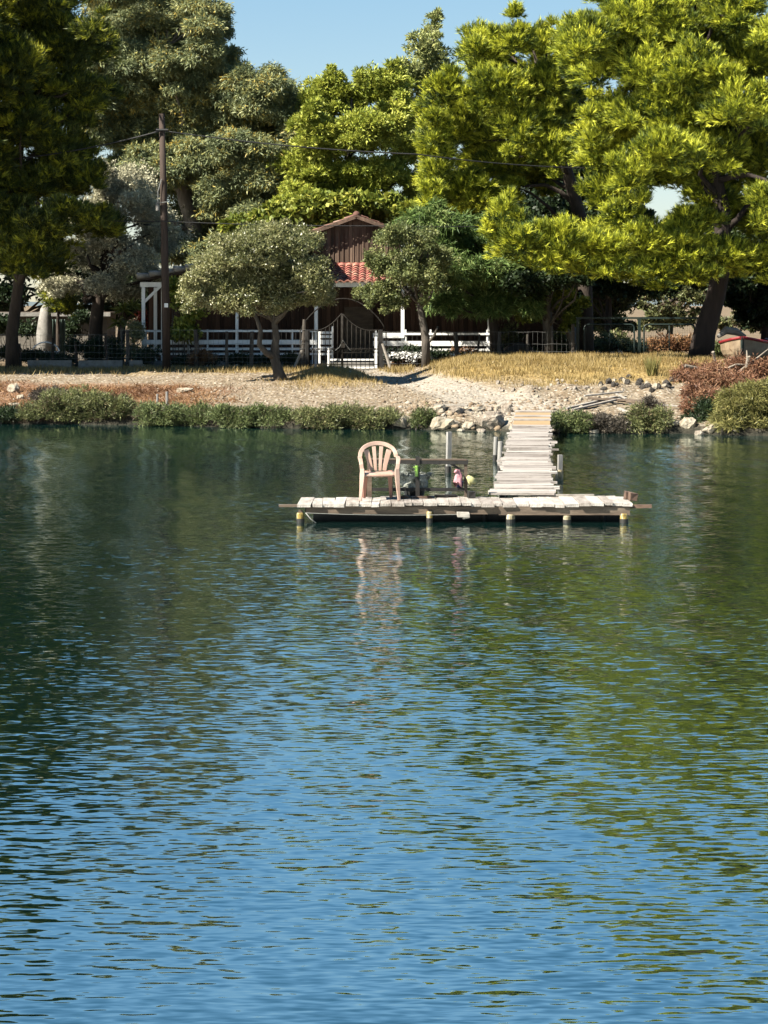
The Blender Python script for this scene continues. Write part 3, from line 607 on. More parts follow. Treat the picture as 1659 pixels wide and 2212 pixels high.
tree('olive_tree', 'round grey-green olive tree with a twisted trunk on the open bank', 68.5,
     [(470,580,52,52),(440,640,42,38),(540,535,75,48),(615,530,58,40),(672,590,34,40),(600,605,85,52),(505,650,62,42),(682,638,40,34),(600,660,58,30),(560,580,65,52),(690,622,20,22),(425,610,28,30),(575,500,40,22),(600,500,34,20)],
     M['olive'], 'any', trunk=[(608,836),(600,800),(590,765),(597,730),(592,690),(600,640)], tr=[0.24,0.17,0.13,0.12,0.09,0.05], bark=M['bark_grey'], depth=1.5, n_limbs=16, r0=0.055, frac=(0.72, 1.0),
     extra=lambda mb, D: (mb.tube([P(594,772,D), P(575,762,D-.2), P(560,745,D-.3), P(563,715,D-.3), P(552,680,D-.2), P(530,640,D)], [.11,.10,.09,.075,.06,.03], 8, noise=.08),
                          mb.tube([P(592,700,D), P(612,680,D-.2), P(640,640,D)], [.08,.06,.02], 8), mb.tube([G(608,D,.1), G(625,D-.1,.06), G(640,D-.2,.1)], [.12,.08,.03], 6), mb.tube([G(606,D,.1), G(592,D-.3,.05), G(585,D-.4,.1)], [.1,.06,.03], 6)),
     rs=0.36, cover=0.95, per_m2=190, length=0.095, width=0.036, k=7)
tree('small_tree', 'small crooked tree with pale green tufts in front of the porch, next to the gate', 75.5,
     [(825,560,34,42),(858,512,42,34),(905,520,42,42),(828,620,36,34),(880,590,52,42),(930,610,42,40),(800,640,20,22),(858,660,32,20),(900,560,40,35),(945,560,30,35)],
     M['small'], 'any', trunk=[(920,772),(920,735),(912,690),(905,655),(885,625)], tr=[0.17,0.14,0.12,0.09,0.05], bark=M['bark_grey'], depth=1.3, n_limbs=16, r0=0.05, frac=(0.6, 1.0),
     extra=lambda mb, D: (mb.tube([P(908,665,D), P(930,640,D), P(945,600,D)], [.08,.05,.02], 6), mb.tube([P(921,745,D), P(938,725,D-.1), P(946,705,D)], [.06,.05,.03], 6)),
     rs=0.30, cover=0.55, per_m2=85, length=0.11, width=0.048, k=7)
tree('willow_tree', 'feathery dark green tree with long narrow leaves over the porch end', 79.5,
     [(900,480,42,34),(960,490,55,40),(1020,520,65,45),(1000,590,65,45),(1075,580,58,55),(1108,630,45,36),(1040,640,55,36),(968,650,42,26),(1150,645,22,26),(930,462,34,24),(1090,520,45,36),(960,560,50,40),(1130,590,30,35),(1095,475,40,26),(1150,500,30,28),(1060,670,40,18)],
     M['willow'], 'hang', trunk=[(1070,775),(1068,720),(1060,650),(1040,580),(1010,510)], tr=[0.2,0.18,0.14,0.09,0.03], bark=M['bark'], depth=1.9, n_limbs=18, r0=0.06,
     rs=0.5, cover=0.8, per_m2=58, length=0.30, width=0.036, k=7)
tree('grey_tree', 'greyish half-dry tree with a thick black trunk behind the dark bushes', 84,
     [(250,415,60,52),(195,465,62,45),(300,450,52,52),(330,520,45,45),(240,525,75,45),(170,560,55,45),(300,580,55,36),(130,612,45,34),(230,618,55,34),(330,600,36,28),(215,375,30,35)],
     M['silver'], 'any', trunk=[(205,765),(207,710),(212,660),(218,610),(225,560),(240,480)], tr=[0.33,0.27,0.25,0.2,0.13,0.05], bark=M['bark'], depth=1.8, n_limbs=26, r0=0.10, frac=(0.5, 1.0),
     extra=lambda mb, D: (mb.tube([P(212,650,D), P(190,640,D-.3), P(172,612,D-.4), P(150,590,D)], [.13,.12,.09,.04], 8), mb.tube([P(214,650,D), P(240,625,D-.3), P(290,612,D-.3), P(345,600,D-.4)], [.12,.10,.06,.03], 8),
                          mb.tube([P(196,645,D-.3), P(185,652,D-.5), P(180,642,D-.6)], [.11,.10,.06], 8)),
     rs=0.55, cover=0.95, per_m2=70, length=0.13, width=0.045, k=7)
tree('mulberry_tree', 'broad-leaved bright green tree spreading behind the house roof', 91,
     [(505,492,24,14),(540,485,36,18),(600,470,45,24),(680,450,60,28),(760,445,60,26),(840,455,60,28),(640,480,60,24),(720,490,60,20),(880,470,30,24),(560,510,40,14)],
     M['vine'], 'hang', trunk=[(700,770),(700,620),(700,520),(720,450)], tr=[0.22,0.2,0.14,0.05], bark=M['bark_grey'], depth=1.5, n_limbs=14, r0=0.07,
     rs=0.5, cover=1.0, per_m2=50, length=0.28, width=0.17, k=6)
tree('young_tree', 'thin two-stemmed tree with sparse bright leaves before the grey-blue shed', 80.5,
     [(1165,680,28,16),(1205,665,28,18),(1240,660,26,22),(1230,700,20,16),(1140,660,26,18),(1190,640,40,18)],
     M['vine'], 'any', trunk=[(1240,778),(1232,730),(1215,690),(1190,665)], tr=[0.14,0.11,0.08,0.04], bark=M['bark_pale'], depth=0.9, n_limbs=10, r0=0.04,
     extra=lambda mb, D: mb.tube([P(1222,705,D), P(1242,680,D), P(1244,650,D)], [.07,.05,.03], 6),
     rs=0.4, cover=0.6, per_m2=26, length=0.17, width=0.11, k=5)
tree('bare_trunk_tree', 'straight grey trunk with high dark leaves between house and black pine', 79,
     [(1170,620,50,26),(1220,600,50,30),(1130,610,45,25),(1190,570,60,35)],
     M['hedge'], 'any', trunk=[(1186,785),(1184,720),(1182,670),(1178,620)], tr=[0.22,0.19,0.18,0.12], bark=M['bark_grey'], depth=1.6, n_limbs=10, r0=0.06,
     rs=0.55, cover=0.9, per_m2=40, length=0.2, width=0.09, k=6)
# trees behind everything, closing the view between the trunks
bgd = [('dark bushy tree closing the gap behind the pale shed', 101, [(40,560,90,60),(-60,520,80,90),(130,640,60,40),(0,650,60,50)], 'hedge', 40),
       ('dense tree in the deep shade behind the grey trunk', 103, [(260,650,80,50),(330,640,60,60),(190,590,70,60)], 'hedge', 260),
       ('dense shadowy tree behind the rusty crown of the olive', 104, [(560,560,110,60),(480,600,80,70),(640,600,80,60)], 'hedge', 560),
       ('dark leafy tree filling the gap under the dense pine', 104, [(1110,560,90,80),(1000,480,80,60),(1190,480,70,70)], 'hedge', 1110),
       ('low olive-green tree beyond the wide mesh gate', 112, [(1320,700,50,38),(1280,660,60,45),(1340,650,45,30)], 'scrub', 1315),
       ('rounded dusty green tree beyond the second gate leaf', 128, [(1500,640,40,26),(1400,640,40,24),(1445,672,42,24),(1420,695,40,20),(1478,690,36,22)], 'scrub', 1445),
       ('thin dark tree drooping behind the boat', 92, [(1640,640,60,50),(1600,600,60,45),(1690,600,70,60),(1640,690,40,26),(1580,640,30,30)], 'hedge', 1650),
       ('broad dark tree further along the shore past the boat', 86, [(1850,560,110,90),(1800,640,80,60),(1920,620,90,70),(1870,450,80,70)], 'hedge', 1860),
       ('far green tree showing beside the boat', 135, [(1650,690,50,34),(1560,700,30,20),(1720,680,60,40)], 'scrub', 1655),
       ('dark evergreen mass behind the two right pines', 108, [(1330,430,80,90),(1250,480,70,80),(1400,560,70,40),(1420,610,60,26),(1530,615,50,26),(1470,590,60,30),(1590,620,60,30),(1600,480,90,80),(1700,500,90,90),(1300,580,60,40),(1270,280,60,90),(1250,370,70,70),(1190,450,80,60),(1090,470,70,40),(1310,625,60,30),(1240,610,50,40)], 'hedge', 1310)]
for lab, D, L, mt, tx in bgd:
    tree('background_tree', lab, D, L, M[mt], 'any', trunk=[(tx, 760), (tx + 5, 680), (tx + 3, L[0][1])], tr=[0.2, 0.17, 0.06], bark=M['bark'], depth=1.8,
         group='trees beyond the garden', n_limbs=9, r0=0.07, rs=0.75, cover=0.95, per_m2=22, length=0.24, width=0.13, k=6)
# ---------------------------------------------------------------- the wooden house
def X(px, D): return px_x(px, D)
def Z(py, D): return px_z(py, D)
DW, DP, DG = 84.0, 81.0, 78.0           # house wall, porch front, garden fence line
house = thing('wooden_house', 'dark brown wooden house with raised red-tiled gable and porch behind the iron gate', 'house', (X(770, DW), DW, 1.0))
xL, xR = X(320, DW), X(1235, DW); gl, gr = X(674, DW), X(866, DW)
z_aw = Z(572, DW); z_ev = Z(505, DW); xc = X(770, DW); z_rg = Z(470, DW)
zf = gz(-1, 84) - 0.1
MB().box(((xL + xR) / 2, DW + 5, (zf + z_aw - 0.25) / 2), (xR - xL, 10, z_aw - 0.25 - zf)).build('wall', M['brownshade'], house)
# raised middle part, gable wall with its pointed top
g = MB(); y0, y1 = DW - 0.02, DW + 10.02
g.add([(gl, y0, z_aw - 0.35), (gr, y0, z_aw - 0.35), (gr, y0, z_ev), (xc, y0, z_rg - 0.06), (gl, y0, z_ev),
       (gl, y1, z_aw - 0.35), (gr, y1, z_aw - 0.35), (gr, y1, z_ev), (xc, y1, z_rg - 0.06), (gl, y1, z_ev)],
      [(0, 1, 2, 3, 4), (9, 8, 7, 6, 5), (0, 5, 6, 1), (1, 6, 7, 2), (4, 9, 5, 0), (2, 7, 8, 3), (3, 8, 9, 4)])
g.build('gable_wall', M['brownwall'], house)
bt = MB(); k = 0; x = gl + .05
while x < gr - .03:
    zt0 = z_ev + (z_rg - .06 - z_ev) * (1 - abs(x - xc) / (xc - gl))
    bt.box((x, DW - .035, (z_aw + .05 + zt0) / 2), (.045 + .02 * (k % 3 == 0), .03, zt0 - z_aw - .05)); x += rnd.uniform(.15, .21); k += 1
bt.build('battens', M['brownwall'], house)
def tiled(name, a, b, c, d, mat, pitch, amp, parent, step=0.42, thick=0.05):
    """corrugated tiles: a-b along the eave, d-c along the top; courses step up the slope"""
    a, b, c, d = map(Vector, (a, b, c, d)); W = (b - a).length; L = (d - a).length
    nx = max(8, int(W / pitch * 8)); ny = max(2, int(round(L / step)))
    nrm = (b - a).cross(d - a).normalized()
    if nrm.z < 0: nrm = -nrm
    vs = []; fs = []
    rows = []
    for j in range(ny):
        rows += [(j / ny, 0.035), ((j + 1) / ny + 0.02, 0.0)]
    for v, off in rows:
        for i in range(nx + 1):
            u = i / nx; p = a.lerp(b, u).lerp(d.lerp(c, u), min(v, 1.0))
            ph = u * W / pitch * 2 * math.pi
            vs.append(p + nrm * (amp * (abs(math.cos(ph / 2)) * 2 - 1) + off))
    for j in range(len(rows) - 1):
        for i in range(nx):
            q = j * (nx + 1) + i; fs.append((q, q + 1, q + nx + 2, q + nx + 1))
    n0 = len(vs)
    o = MB().add(vs, fs).build(name, mat, parent)
    sd_ = o.modifiers.new('thickness', 'SOLIDIFY'); sd_.thickness = thick; sd_.offset = -1
    return o
yf, yb = DW - 0.40, DW + 10.3
sl = (z_rg - z_ev) / (xc - gl)
ov = 0.34
tiled('roof', (gl - ov, yb, z_ev - sl * ov + .07), (gl - ov, yf, z_ev - sl * ov + .07), (xc, yf, z_rg + .07), (xc, yb, z_rg + .07), M['oldtile'], 0.27, 0.03, house)
tiled('roof', (gr + ov, yf, z_ev - sl * ov + .07), (gr + ov, yb, z_ev - sl * ov + .07), (xc, yb, z_rg + .07), (xc, yf, z_rg + .07), M['oldtile'], 0.27, 0.03, house)
rc = MB()
for i in range(26): rc.tube([(xc, yf - .04 + i * .42, z_rg + .10), (xc, yf + .46 + i * .42, z_rg + .075)], [.135, .12], 10)
rc.build('ridge_cap', M['oldtile'], house, smooth=True)
rk = MB(); rk.beam((gl - ov - .03, yf - .03, z_ev - sl * ov + .02), (xc, yf - .03, z_rg + .02), .03, .14); rk.beam((gr + ov + .03, yf - .03, z_ev - sl * ov + .02), (xc, yf - .03, z_rg + .02), .03, .14)
rk.build('bargeboard', M['tarp'], house)
fl = MB(); fl.box(((gl + gr) / 2, DW - 0.05, z_aw + .05), (gr - gl + .1, .06, .06)); fl.build('flashing', M['tile'], house)
# red awning over the entrance and porch
ax0, ax1 = X(688, DP), X(905, DP)
tiled('awning', (ax0, DP - .35, Z(612, DP)), (ax1, DP - .35, Z(612, DP)), (ax1, DW - .06, z_aw), (ax0, DW - .06, z_aw), M['tile'], 0.27, 0.045, house)
# low side roofs, falling away to each side
zl0, zl1 = Z(603, DP), Z(530, DP)
for sgn, xa, xb in ((-1, X(300, DP), X(686, DP)), (1, X(1245, DP), X(907, DP))):
    if sgn < 0: tiled('side_roof', (xa, 94, zl0), (xa, DP - .55, zl0), (xb, DP - .55, zl1), (xb, 94, zl1), M['greytile'], 0.3, 0.06, house, step=0.5, thick=0.12)
    else: tiled('side_roof', (xa, DP - .55, zl0 - .1), (xa, 94, zl0 - .1), (xb, 94, Z(592, DP)), (xb, DP - .55, Z(592, DP)), M['greytile'], 0.3, 0.06, house, step=0.5, thick=0.12)
for xa, xb in ((X(300, DP), X(686, DP)),):
    rt = MB(); n = 15
    for k in range(n):
        a = Vector((xa, DP - .6, zl0 + .06)).lerp(Vector((xb, DP - .6, zl1 + .06)), k / n); b = Vector((xa, DP - .6, zl0 + .06)).lerp(Vector((xb, DP - .6, zl1 + .06)), (k + 1.1) / n)
        rt.tube([a + Vector((0, 0, .05)), b + Vector((0, 0, -.015))], [.12, .085], 9)
    rt.build('rake_tiles', M['concrete'], house, smooth=True)
# porch: posts, beams and braces painted white
zb = Z(620, DP); zg = gz(-3, DP) - .05
for px in (310, 512, 683, 870, 1057):
    x = X(px, DP); MB().box((x, DP, (zg + zb) / 2), (.13 if px != 512 else .11, .13, zb - zg)).build('porch_post', M['white'], house, bevel=.01)
for px in (336, 352):
    x = X(px, 84.0) ; MB().box((X(px, 83.3), 83.3, (zg + zb) / 2), (.13, .13, zb - zg)).build('porch_post', M['white'], house, bevel=.01)
for p0, p1 in ((303, 683), (683, 870), (870, 1062)):
    MB().box(((X(p0, DP) + X(p1, DP)) / 2, DP, zb + .09), (X(p1, DP) - X(p0, DP) - .004, .15, .18)).build('porch_beam', M['white'], house)
for px, s in ((310, 1), (683, 1), (870, -1), (870, 1), (1057, -1), (683, -1)):
    x = X(px, DP); MB().beam((x + s * .03, DP - .004, zb - .55), (x + s * .62, DP - .004, zb + .02), .09, .10).build('porch_brace', M['white'], house)
# door opening in shade, and porch floor
MB().box(((X(320, 82.5) + X(1230, 82.5)) / 2, 82.5, zg + .1), (X(1230, 82.5) - X(320, 82.5), 3.0, .2)).build('porch_floor', M['concrete'], house)
dr = MB(); dxc = X(775, DW); dr.box((dxc, DW - .05, zg + 1.2), (1.1, .06, 2.1)); do = dr.build('door', M['oldwood'], house)
MB().box((dxc + .42, DW - .10, zg + 1.15), (.04, .06, .14)).build('handle', M['iron'], do)

# white board railings of the porch
def railing(label, posts, spans):
    r = thing('porch_railing', label, 'railing', (X(posts[0], DP), DP - .12, 1.0), 'white railings along the porch')
    for px in posts: MB().box((X(px, DP), DP - .12, (zg + Z(712, DP)) / 2), (.06, .06, Z(712, DP) - zg)).build('post', M['white'], r)
    for x0, x1, ya, yb_ in spans:
        MB().box(((X(x0, DP) + X(x1, DP)) / 2, DP - .17, (Z(ya, DP) + Z(yb_, DP)) / 2), (X(x1, DP) - X(x0, DP), .035, Z(ya, DP) - Z(yb_, DP))).build('rail', M['white'], r)
    return r
railing('long white board railing of the porch behind the olive tree', (316, 362, 408, 449, 512, 565, 632, 676),
        [(310, 687, 712.5, 717), (310, 687, 734, 744), (310, 687, 751, 756), (310, 687, 762, 766.5)])
railing('sunlit white board railing between the entrance and the willow', (812, 876, 930, 1052),
        [(806, 872, 719, 730), (872, 1060, 719, 723.5), (806, 1060, 736.5, 747), (806, 1060, 753, 758), (806, 1060, 763.5, 768.5)])
# short railing returns with closer boards beside the entrance
wg = thing('garden_gate', 'low white wooden gate leaf standing open inside the iron gate', 'gate', (X(706, 79.5), 79.5, 1.0))
for px in (690, 718): MB().box((X(px, 79.5), 79.5, (Z(716 if px < 700 else 705, 79.5) + 1.15) / 2), (.07, .07, Z(716 if px < 700 else 705, 79.5) - 1.15)).build('post', M['white'], wg)
for ya, yb_ in ((716, 721), (724, 730), (734, 744), (749, 757), (762, 767)):
    MB().box((X(704, 79.5), 79.45, (Z(ya, 79.5) + Z(yb_, 79.5)) / 2), (X(717, 79.5) - X(690, 79.5), .03, Z(ya, 79.5) - Z(yb_, 79.5))).build('board', M['white'], wg)
wf = thing('threshold_frame', 'low white frame with two bars lying across the entrance behind the iron gate', 'frame', (X(760, 79), 79.0, 1.0))
for ya in (777, 794): MB().box((X(760, 79), 79.0, Z(ya, 79)), (X(810, 79) - X(712, 79), .05, .06)).build('rail', M['white'], wf)
for px, yt in ((710, 752), (812, 722)): MB().box((X(px, 79), 79.0, (Z(yt, 79) + Z(798, 79)) / 2), (.09, .06, Z(yt, 79) - Z(798, 79))).build('post', M['white'], wf)

# ---------------------------------------------------------------- iron double gate
ig = thing('iron_gate', 'double wrought iron gate of thin bars rising to a point in the middle', 'gate', (X(740, DG), DG, 1.0))
for px in (662.5, 823): MB().box((X(px, DG), DG, (0.9 + Z(712, DG)) / 2), (.13, .13, Z(712, DG) - .9)).build('gate_post', M['wetwood'], ig)
def gtop(px):
    t = abs(px - 739) / 72.0
    return 713 - 37 * max(0.0, 1 - t) ** 2.2 + 3 * math.sin(math.pi * min(t, 1))
for a, b in ((668, 738), (740.5, 818)):
    lf = MB(); N = 9
    for i in range(N):
        px = a + (b - a) * i / (N - 1)
        rr = .024 if i in (0, N - 1) else .012
        lf.tube([(X(px, DG), DG, Z(796, DG)), (X(px, DG), DG, Z(gtop(px), DG))], rr, 6)
    for py in (787, 754): lf.tube([(X(a, DG), DG - .01, Z(py, DG)), (X(b, DG), DG - .01, Z(py, DG))], .016, 6)
    lf.tube([(X(a + (b - a) * i / 16, DG), DG, Z(gtop(a + (b - a) * i / 16), DG)) for i in range(17)], .02, 6)
    leaf = lf.build('gate_leaf', M['iron'], ig, smooth=True)
    sc = MB(); nn = 5
    for i in range(nn):
        cx = X(a + (b - a) * (i + .5) / nn, DG); cz = Z(757, DG)
        sc.tube([(cx + .085 * (1 - k / 22) * math.cos(k * .55), DG - .03, cz + .085 * (1 - k / 22) * math.sin(k * .55)) for k in range(19)], .008, 5)
    sc.tube([(X(a, DG), DG - .03, Z(762, DG)), (X(b, DG), DG - .03, Z(762, DG))], .008, 5); sc.build('scrollwork', M['iron'], leaf, smooth=True)
MB().box((X(741, DG), DG - .05, Z(746, DG)), (.16, .05, .18)).build('lock_case', M['iron'], ig, bevel=.01)
ch = MB(); ch.tube([(X(741, DG), DG - .06, Z(735, DG)), (X(733, DG), DG - .06, Z(750, DG)), (X(724, DG), DG - .05, Z(757, DG))], .01, 5); ch.tube([(X(741, DG), DG - .06, Z(735, DG)), (X(750, DG), DG - .06, Z(748, DG)), (X(757, DG), DG - .05, Z(757, DG))], .01, 5)
ch.build('chain', M['wire'], ig)
ar = thing('metal_arch', 'thin metal hoop arching over the iron gate', 'arch', (X(738, DG), DG + .25, 1.0))
MB().tube([(X(648 + 186 * i / 28, DG), DG + .25, Z(716, DG) + (Z(645, DG) - Z(716, DG)) * math.sin(math.pi * i / 28) ** .72 if 0 < i < 28 else Z(716, DG)) for i in range(29)], .022, 6).build('hoop', M['iron'], ar, smooth=True)
for px in (648, 834): MB().tube([(X(px, DG), DG + .25, .9), (X(px, DG), DG + .25, Z(716, DG))], .022, 6).build('upright', M['iron'], ar)

# ---------------------------------------------------------------- wire fences with rustic posts
def wire_fence(label, D, posts, x0, x1, strands, mesh, tops, matp='greypost'):
    f = thing('wire_fence', label, 'fence', (X(posts[0], D), D, 1.0), 'wire fences along the garden')
    for px, yt, wd in posts_iter(posts, tops):
        b = G(px, D, .1); mb = MB(); mb.tube([b, (b.x + rnd.uniform(-.03, .03), D, (b.z + Z(yt, D)) / 2), (b.x + rnd.uniform(-.05, .05), D, Z(yt, D))], [wd, wd * .95, wd * .85], 8, noise=.12)
        mb.build('post', M[matp], f)
    wm = MB()
    for py in strands:
        pts = []
        for i in range(25):
            t = i / 24; px = x0 + (x1 - x0) * t
            pts.append((X(px, D), D - .07, Z(py, D) - .03 * abs(math.sin(t * 9 * math.pi)) + rnd.uniform(-.006, .006)))
        wm.tube(pts, .0065, 4)
    if mesh:
        n = int((X(x1, D) - X(x0, D)) / .17)
        for i in range(n + 1):
            x = X(x0, D) + (X(x1, D) - X(x0, D)) * i / n
            wm.tube([(x, D - .07, Z(strands[0], D)), (x, D - .07, gz(x, D) + .02)], .0035, 4)
    wm.build('wire_strands', M['wire'], f)
    return f
def posts_iter(posts, tops): return [(p, tops[i % len(tops)][0], tops[i % len(tops)][1]) for i, p in enumerate(posts)]
wire_fence('wire fence on crooked wooden posts in front of the long white railing', DG, (275, 358, 424, 490, 543, 600, 655), 232, 660, (712, 742, 752, 762, 771, 781, 790), True,
           [(712, .075), (735, .05), (712, .085), (716, .06), (716, .08), (725, .06), (690, .07)], 'bark_grey')
wire_fence('drooping wire fence from the iron gate past the flowering bush to the black pine', DG, (985, 1033, 1078, 1140, 1238), 828, 1244, (716, 742, 758, 772, 784), True,
           [(718, .085), (722, .04), (716, .08), (722, .05), (700, .07)], 'bark_grey')
wire_fence('old wire fence with dark posts under the dark pine', DG, (-30, 28, 44, 115, 165, 230), -60, 236, (722, 745, 760, 773, 785), True,
           [(728, .05), (735, .04), (742, .05), (730, .05), (742, .05), (720, .05)], 'bark')
for lab, a, b in (('slanting wooden prop beside the iron gate post on the olive tree side', (633, 791), (652, 757)), ('slanting wooden prop behind the white flowering bush', (845, 780), (826, 742))):
    s = MB().tube([G(a[0], 77.6, .05), P(b[0], b[1], 77.6)], [.06, .05], 8, noise=.1).build('fence_prop', M['drift']); tag(s, lab, 'prop', 'slanting props of the gate posts')

# green mesh double gate on the grass mound
DM = 78.6
mg = thing('mesh_gate', 'dark green metal double gate filled with wire mesh behind the golden grass', 'gate', (X(1380, DM), DM, 1.0))
for px in (1248, 1381, 1510): MB().box((X(px, DM), DM, (1.0 + Z(685, DM)) / 2), (.10, .10, Z(685, DM) - 1.0)).build('gate_post', M['darkgreen'], mg)
MB().box(((X(1248, DM) + X(1510, DM)) / 2, DM, Z(687, DM)), (X(1510, DM) - X(1248, DM) - .1, .07, .07)).build('top_rail', M['darkgreen'], mg)
for a, b in ((1262, 1370), (1391, 1500)):
    lf = MB(); xa, xb, zt, zbm = X(a, DM), X(b, DM), Z(701, DM), Z(779, DM); r = .14; pts = []
    for cx, cz, a0 in ((xb - r, zt - r, 0), (xa + r, zt - r, 90), (xa + r, zbm + r, 180), (xb - r, zbm + r, 270)):
        for k in range(6): an = math.radians(a0 + 18 * k); pts.append((cx + r * math.cos(an), DM - .02, cz + r * math.sin(an)))
    pts.append(pts[0]); lf.tube(pts, .032, 6, cap=False)
    lf.tube([((xa + xb) / 2, DM - .02, zt), ((xa + xb) / 2, DM - .02, zbm - .05)], .022, 6); lo = lf.build('gate_leaf', M['darkgreen'], mg, smooth=True)
    ms = MB(); n = 21
    for i in range(1, n):
        x = xa + (xb - xa) * i / n; ms.tube([(x, DM - .02, zt), (x, DM - .02, zbm)], .0028, 4)
    for i in range(1, 17):
        z = zbm + (zt - zbm) * i / 17; ms.tube([(xa, DM - .02, z), (xb, DM - .02, z)], .0028, 4)
    ms.build('mesh_infill', M['darkgreen'], lo)

# ---------------------------------------------------------------- utility pole and cables
DU = 76.0
ub = G(360, DU, .1)
up = thing('utility_pole', 'tall leaning brown wooden utility pole in front of the porch', 'pole', ub)
MB().tube([ub, P(357, 600, DU), P(353, 400, DU), P(349.5, 246, DU)], [.15, .137, .12, .10], 14, noise=.015).build('pole', M['pole'], up, smooth=True)
MB().box(P(360, 659.5, DU) + Vector((0, -.16, 0)), (.13, .03, .14)).build('number_plate', M['white'], up)
br = MB(); p0 = P(349, 455, DU) + Vector((-.12, -.13, 0)); br.lathe(p0, [(.05, -.02), (.07, .0), (.07, .18), (.04, .2), (.04, .26)], 10); br.build('insulator', M['concrete'], up)
bk = MB(); q = P(350, 440, DU) + Vector((0, -.17, 0)); bk.tube([q + Vector((-.12, 0, -.02)), q + Vector((-.12, 0, .42)), q + Vector((0, .02, .85))], .018, 6); bk.tube([q + Vector((-.22, 0, 0)), q + Vector((.18, 0, .05))], .018, 6); bk.build('bracket', M['wire'], up)
cc = MB(); q = P(350.5, 283, DU); cc.tube([q + Vector((-.2, -.16, .02)), q + Vector((.22, -.16, .02))], .045, 8); cc.build('cable_clamp', M['black'], up)
def cable(label, pts, r, sag=0.0):
    out = []
    for i in range(len(pts) - 1):
        a, b = Vector(pts[i]), Vector(pts[i + 1])
        for k in range(24):
            t = k / 24; p = a.lerp(b, t); p.z -= sag * 4 * t * (1 - t); out.append(p)
    out.append(Vector(pts[-1]))
    c = MB().tube(out, r, 6).build('overhead_cable', M['cable'], smooth=True); tag(c, label, 'cable', 'overhead cables')
cable('black overhead cable from the top of the pole down into the bright pine', [P(352, 283, DU) + Vector((0, -.16, 0)), P(900, 333, DU), P(1330, 364, DU + 2)], .022, .12)
cable('black overhead cable from the top of the pole into the dark pine', [P(350, 283, DU) + Vector((0, -.16, 0)), P(-120, 352, DU)], .026, .25)
cable('lower thin cable crossing the pole above the porch roof', [P(-100, 466, DU - .3), P(352, 478, DU - .3), P(840, 488, DU - .3), P(1100, 486, DU + 1)], .016, .05)

# ---------------------------------------------------------------- sheds behind the garden
D1 = 90.0
sh = thing('pale_shed', 'long pale block-walled shed with a low roof behind the dark pine', 'shed', (X(60, D1), D1, 1.0))
za, zb1 = Z(680, D1), gz(-12, D1) - .1
MB().box((X(60, D1), D1 + 1.5, (za + zb1) / 2), (X(190, D1) - X(-120, D1) + .6, 3, za - zb1)).build('wall', M['palewall'], sh)
MB().box((X(60, D1), D1 + 1.4, za + .06), (X(190, D1) - X(-120, D1) + 1.0, 3.6, .10)).build('roof', M['oldwood'], sh)
MB().box((X(60, D1), D1 - .42, za + .02), (X(190, D1) - X(-120, D1) + 1.0, .04, .16)).build('fascia', M['concrete'], sh)
gp = MB(); xg0, xg1 = X(98, 86), X(142, 86)
vs = []; nn = 18
for i in range(nn + 1):
    x = xg0 + (xg1 - xg0) * i / nn; y = 86 + .07 * math.sin(i * 2.4)
    vs += [(x, y, 1.0), (x, y, Z(690, 86))]
gp.add(vs, [(2 * i, 2 * i + 2, 2 * i + 3, 2 * i + 1) for i in range(nn)])
o = gp.build('green_sheet', M['greenboard']); tag(o, 'pale green pleated sheet hanging beside the pale shed', 'sheet'); o.modifiers.new('t', 'SOLIDIFY').thickness = .03
gyc = MB().tube([G(98, 85.5, .1), P(96, 720, 85.5), P(97, 690, 85.5), P(98, 668, 85.5), P(99, 652, 85.5)], [.33, .30, .25, .2, .03], 12, noise=.06).build('folded_parasol', M['concrete'], smooth=True)
tag(gyc, 'grey folded parasol wrapped in cloth beside the green sheet', 'parasol')
wc = thing('garden_bench', 'small white metal bench glinting in the shade near the green sheet', 'bench', (X(97, 82), 82.0, 1.0))
MB().box((X(97, 82), 82, 1.5), (1.05, .4, .05)).build('seat', M['white'], wc)
MB().tube([(X(97, 82) - .52 + 1.04 * i / 12, 82.2, 1.55 + .32 * math.sin(math.pi * i / 12) ** .6) for i in range(13)], .025, 6).build('backrest', M['white'], wc)
for sx in (-.48, .48):
    for sy in (-.17, .17): MB().tube([(X(97, 82) + sx, 82 + sy, gz(-12, 82) - .02), (X(97, 82) + sx, 82 + sy, 1.48)], .022, 6).build('leg', M['white'], wc)
low = MB(); 
for a, b in ((60, 155), (170, 265), (280, 308)): low.box(((X(a, 77.3) + X(b, 77.3)) / 2, 77.3, gz(-10, 77.3) + .14), (X(b, 77.3) - X(a, 77.3), .14, .42))
o = low.build('garden_kerb', M['concrete']); tag(o, 'low broken concrete kerb at the foot of the old wire fence', 'kerb')
D2 = 88.0
s2 = thing('grey_shed', 'grey-blue sheet metal shed with a barred window beyond the house', 'shed', (X(1170, D2), D2, 1.0))
zt = Z(640, D2); MB().box((X(1165, D2), D2 + 1.5, (zt + 1) / 2 - .05), (X(1250, D2) - X(1085, D2), 3, zt - .9)).build('wall', M['blueshed'], s2)
MB().box((X(1165, D2), D2 + 1.4, zt + .08), (X(1250, D2) - X(1085, D2) + .5, 3.6, .12)).build('roof', M['oldwood'], s2)
wi = MB().box((X(1115, D2), D2 - .03, Z(690, D2)), (.9, .05, .8)).build('window', M['black'], s2)
fr = MB()
for dx in (-.45, 0, .45): fr.box((X(1115, D2) + dx, D2 - .07, Z(690, D2)), (.05, .03, .85))
for dz in (-.42, .42): fr.box((X(1115, D2), D2 - .095, Z(690, D2) + dz), (.95, .03, .05))
fr.build('frame', M['greypost'], wi)
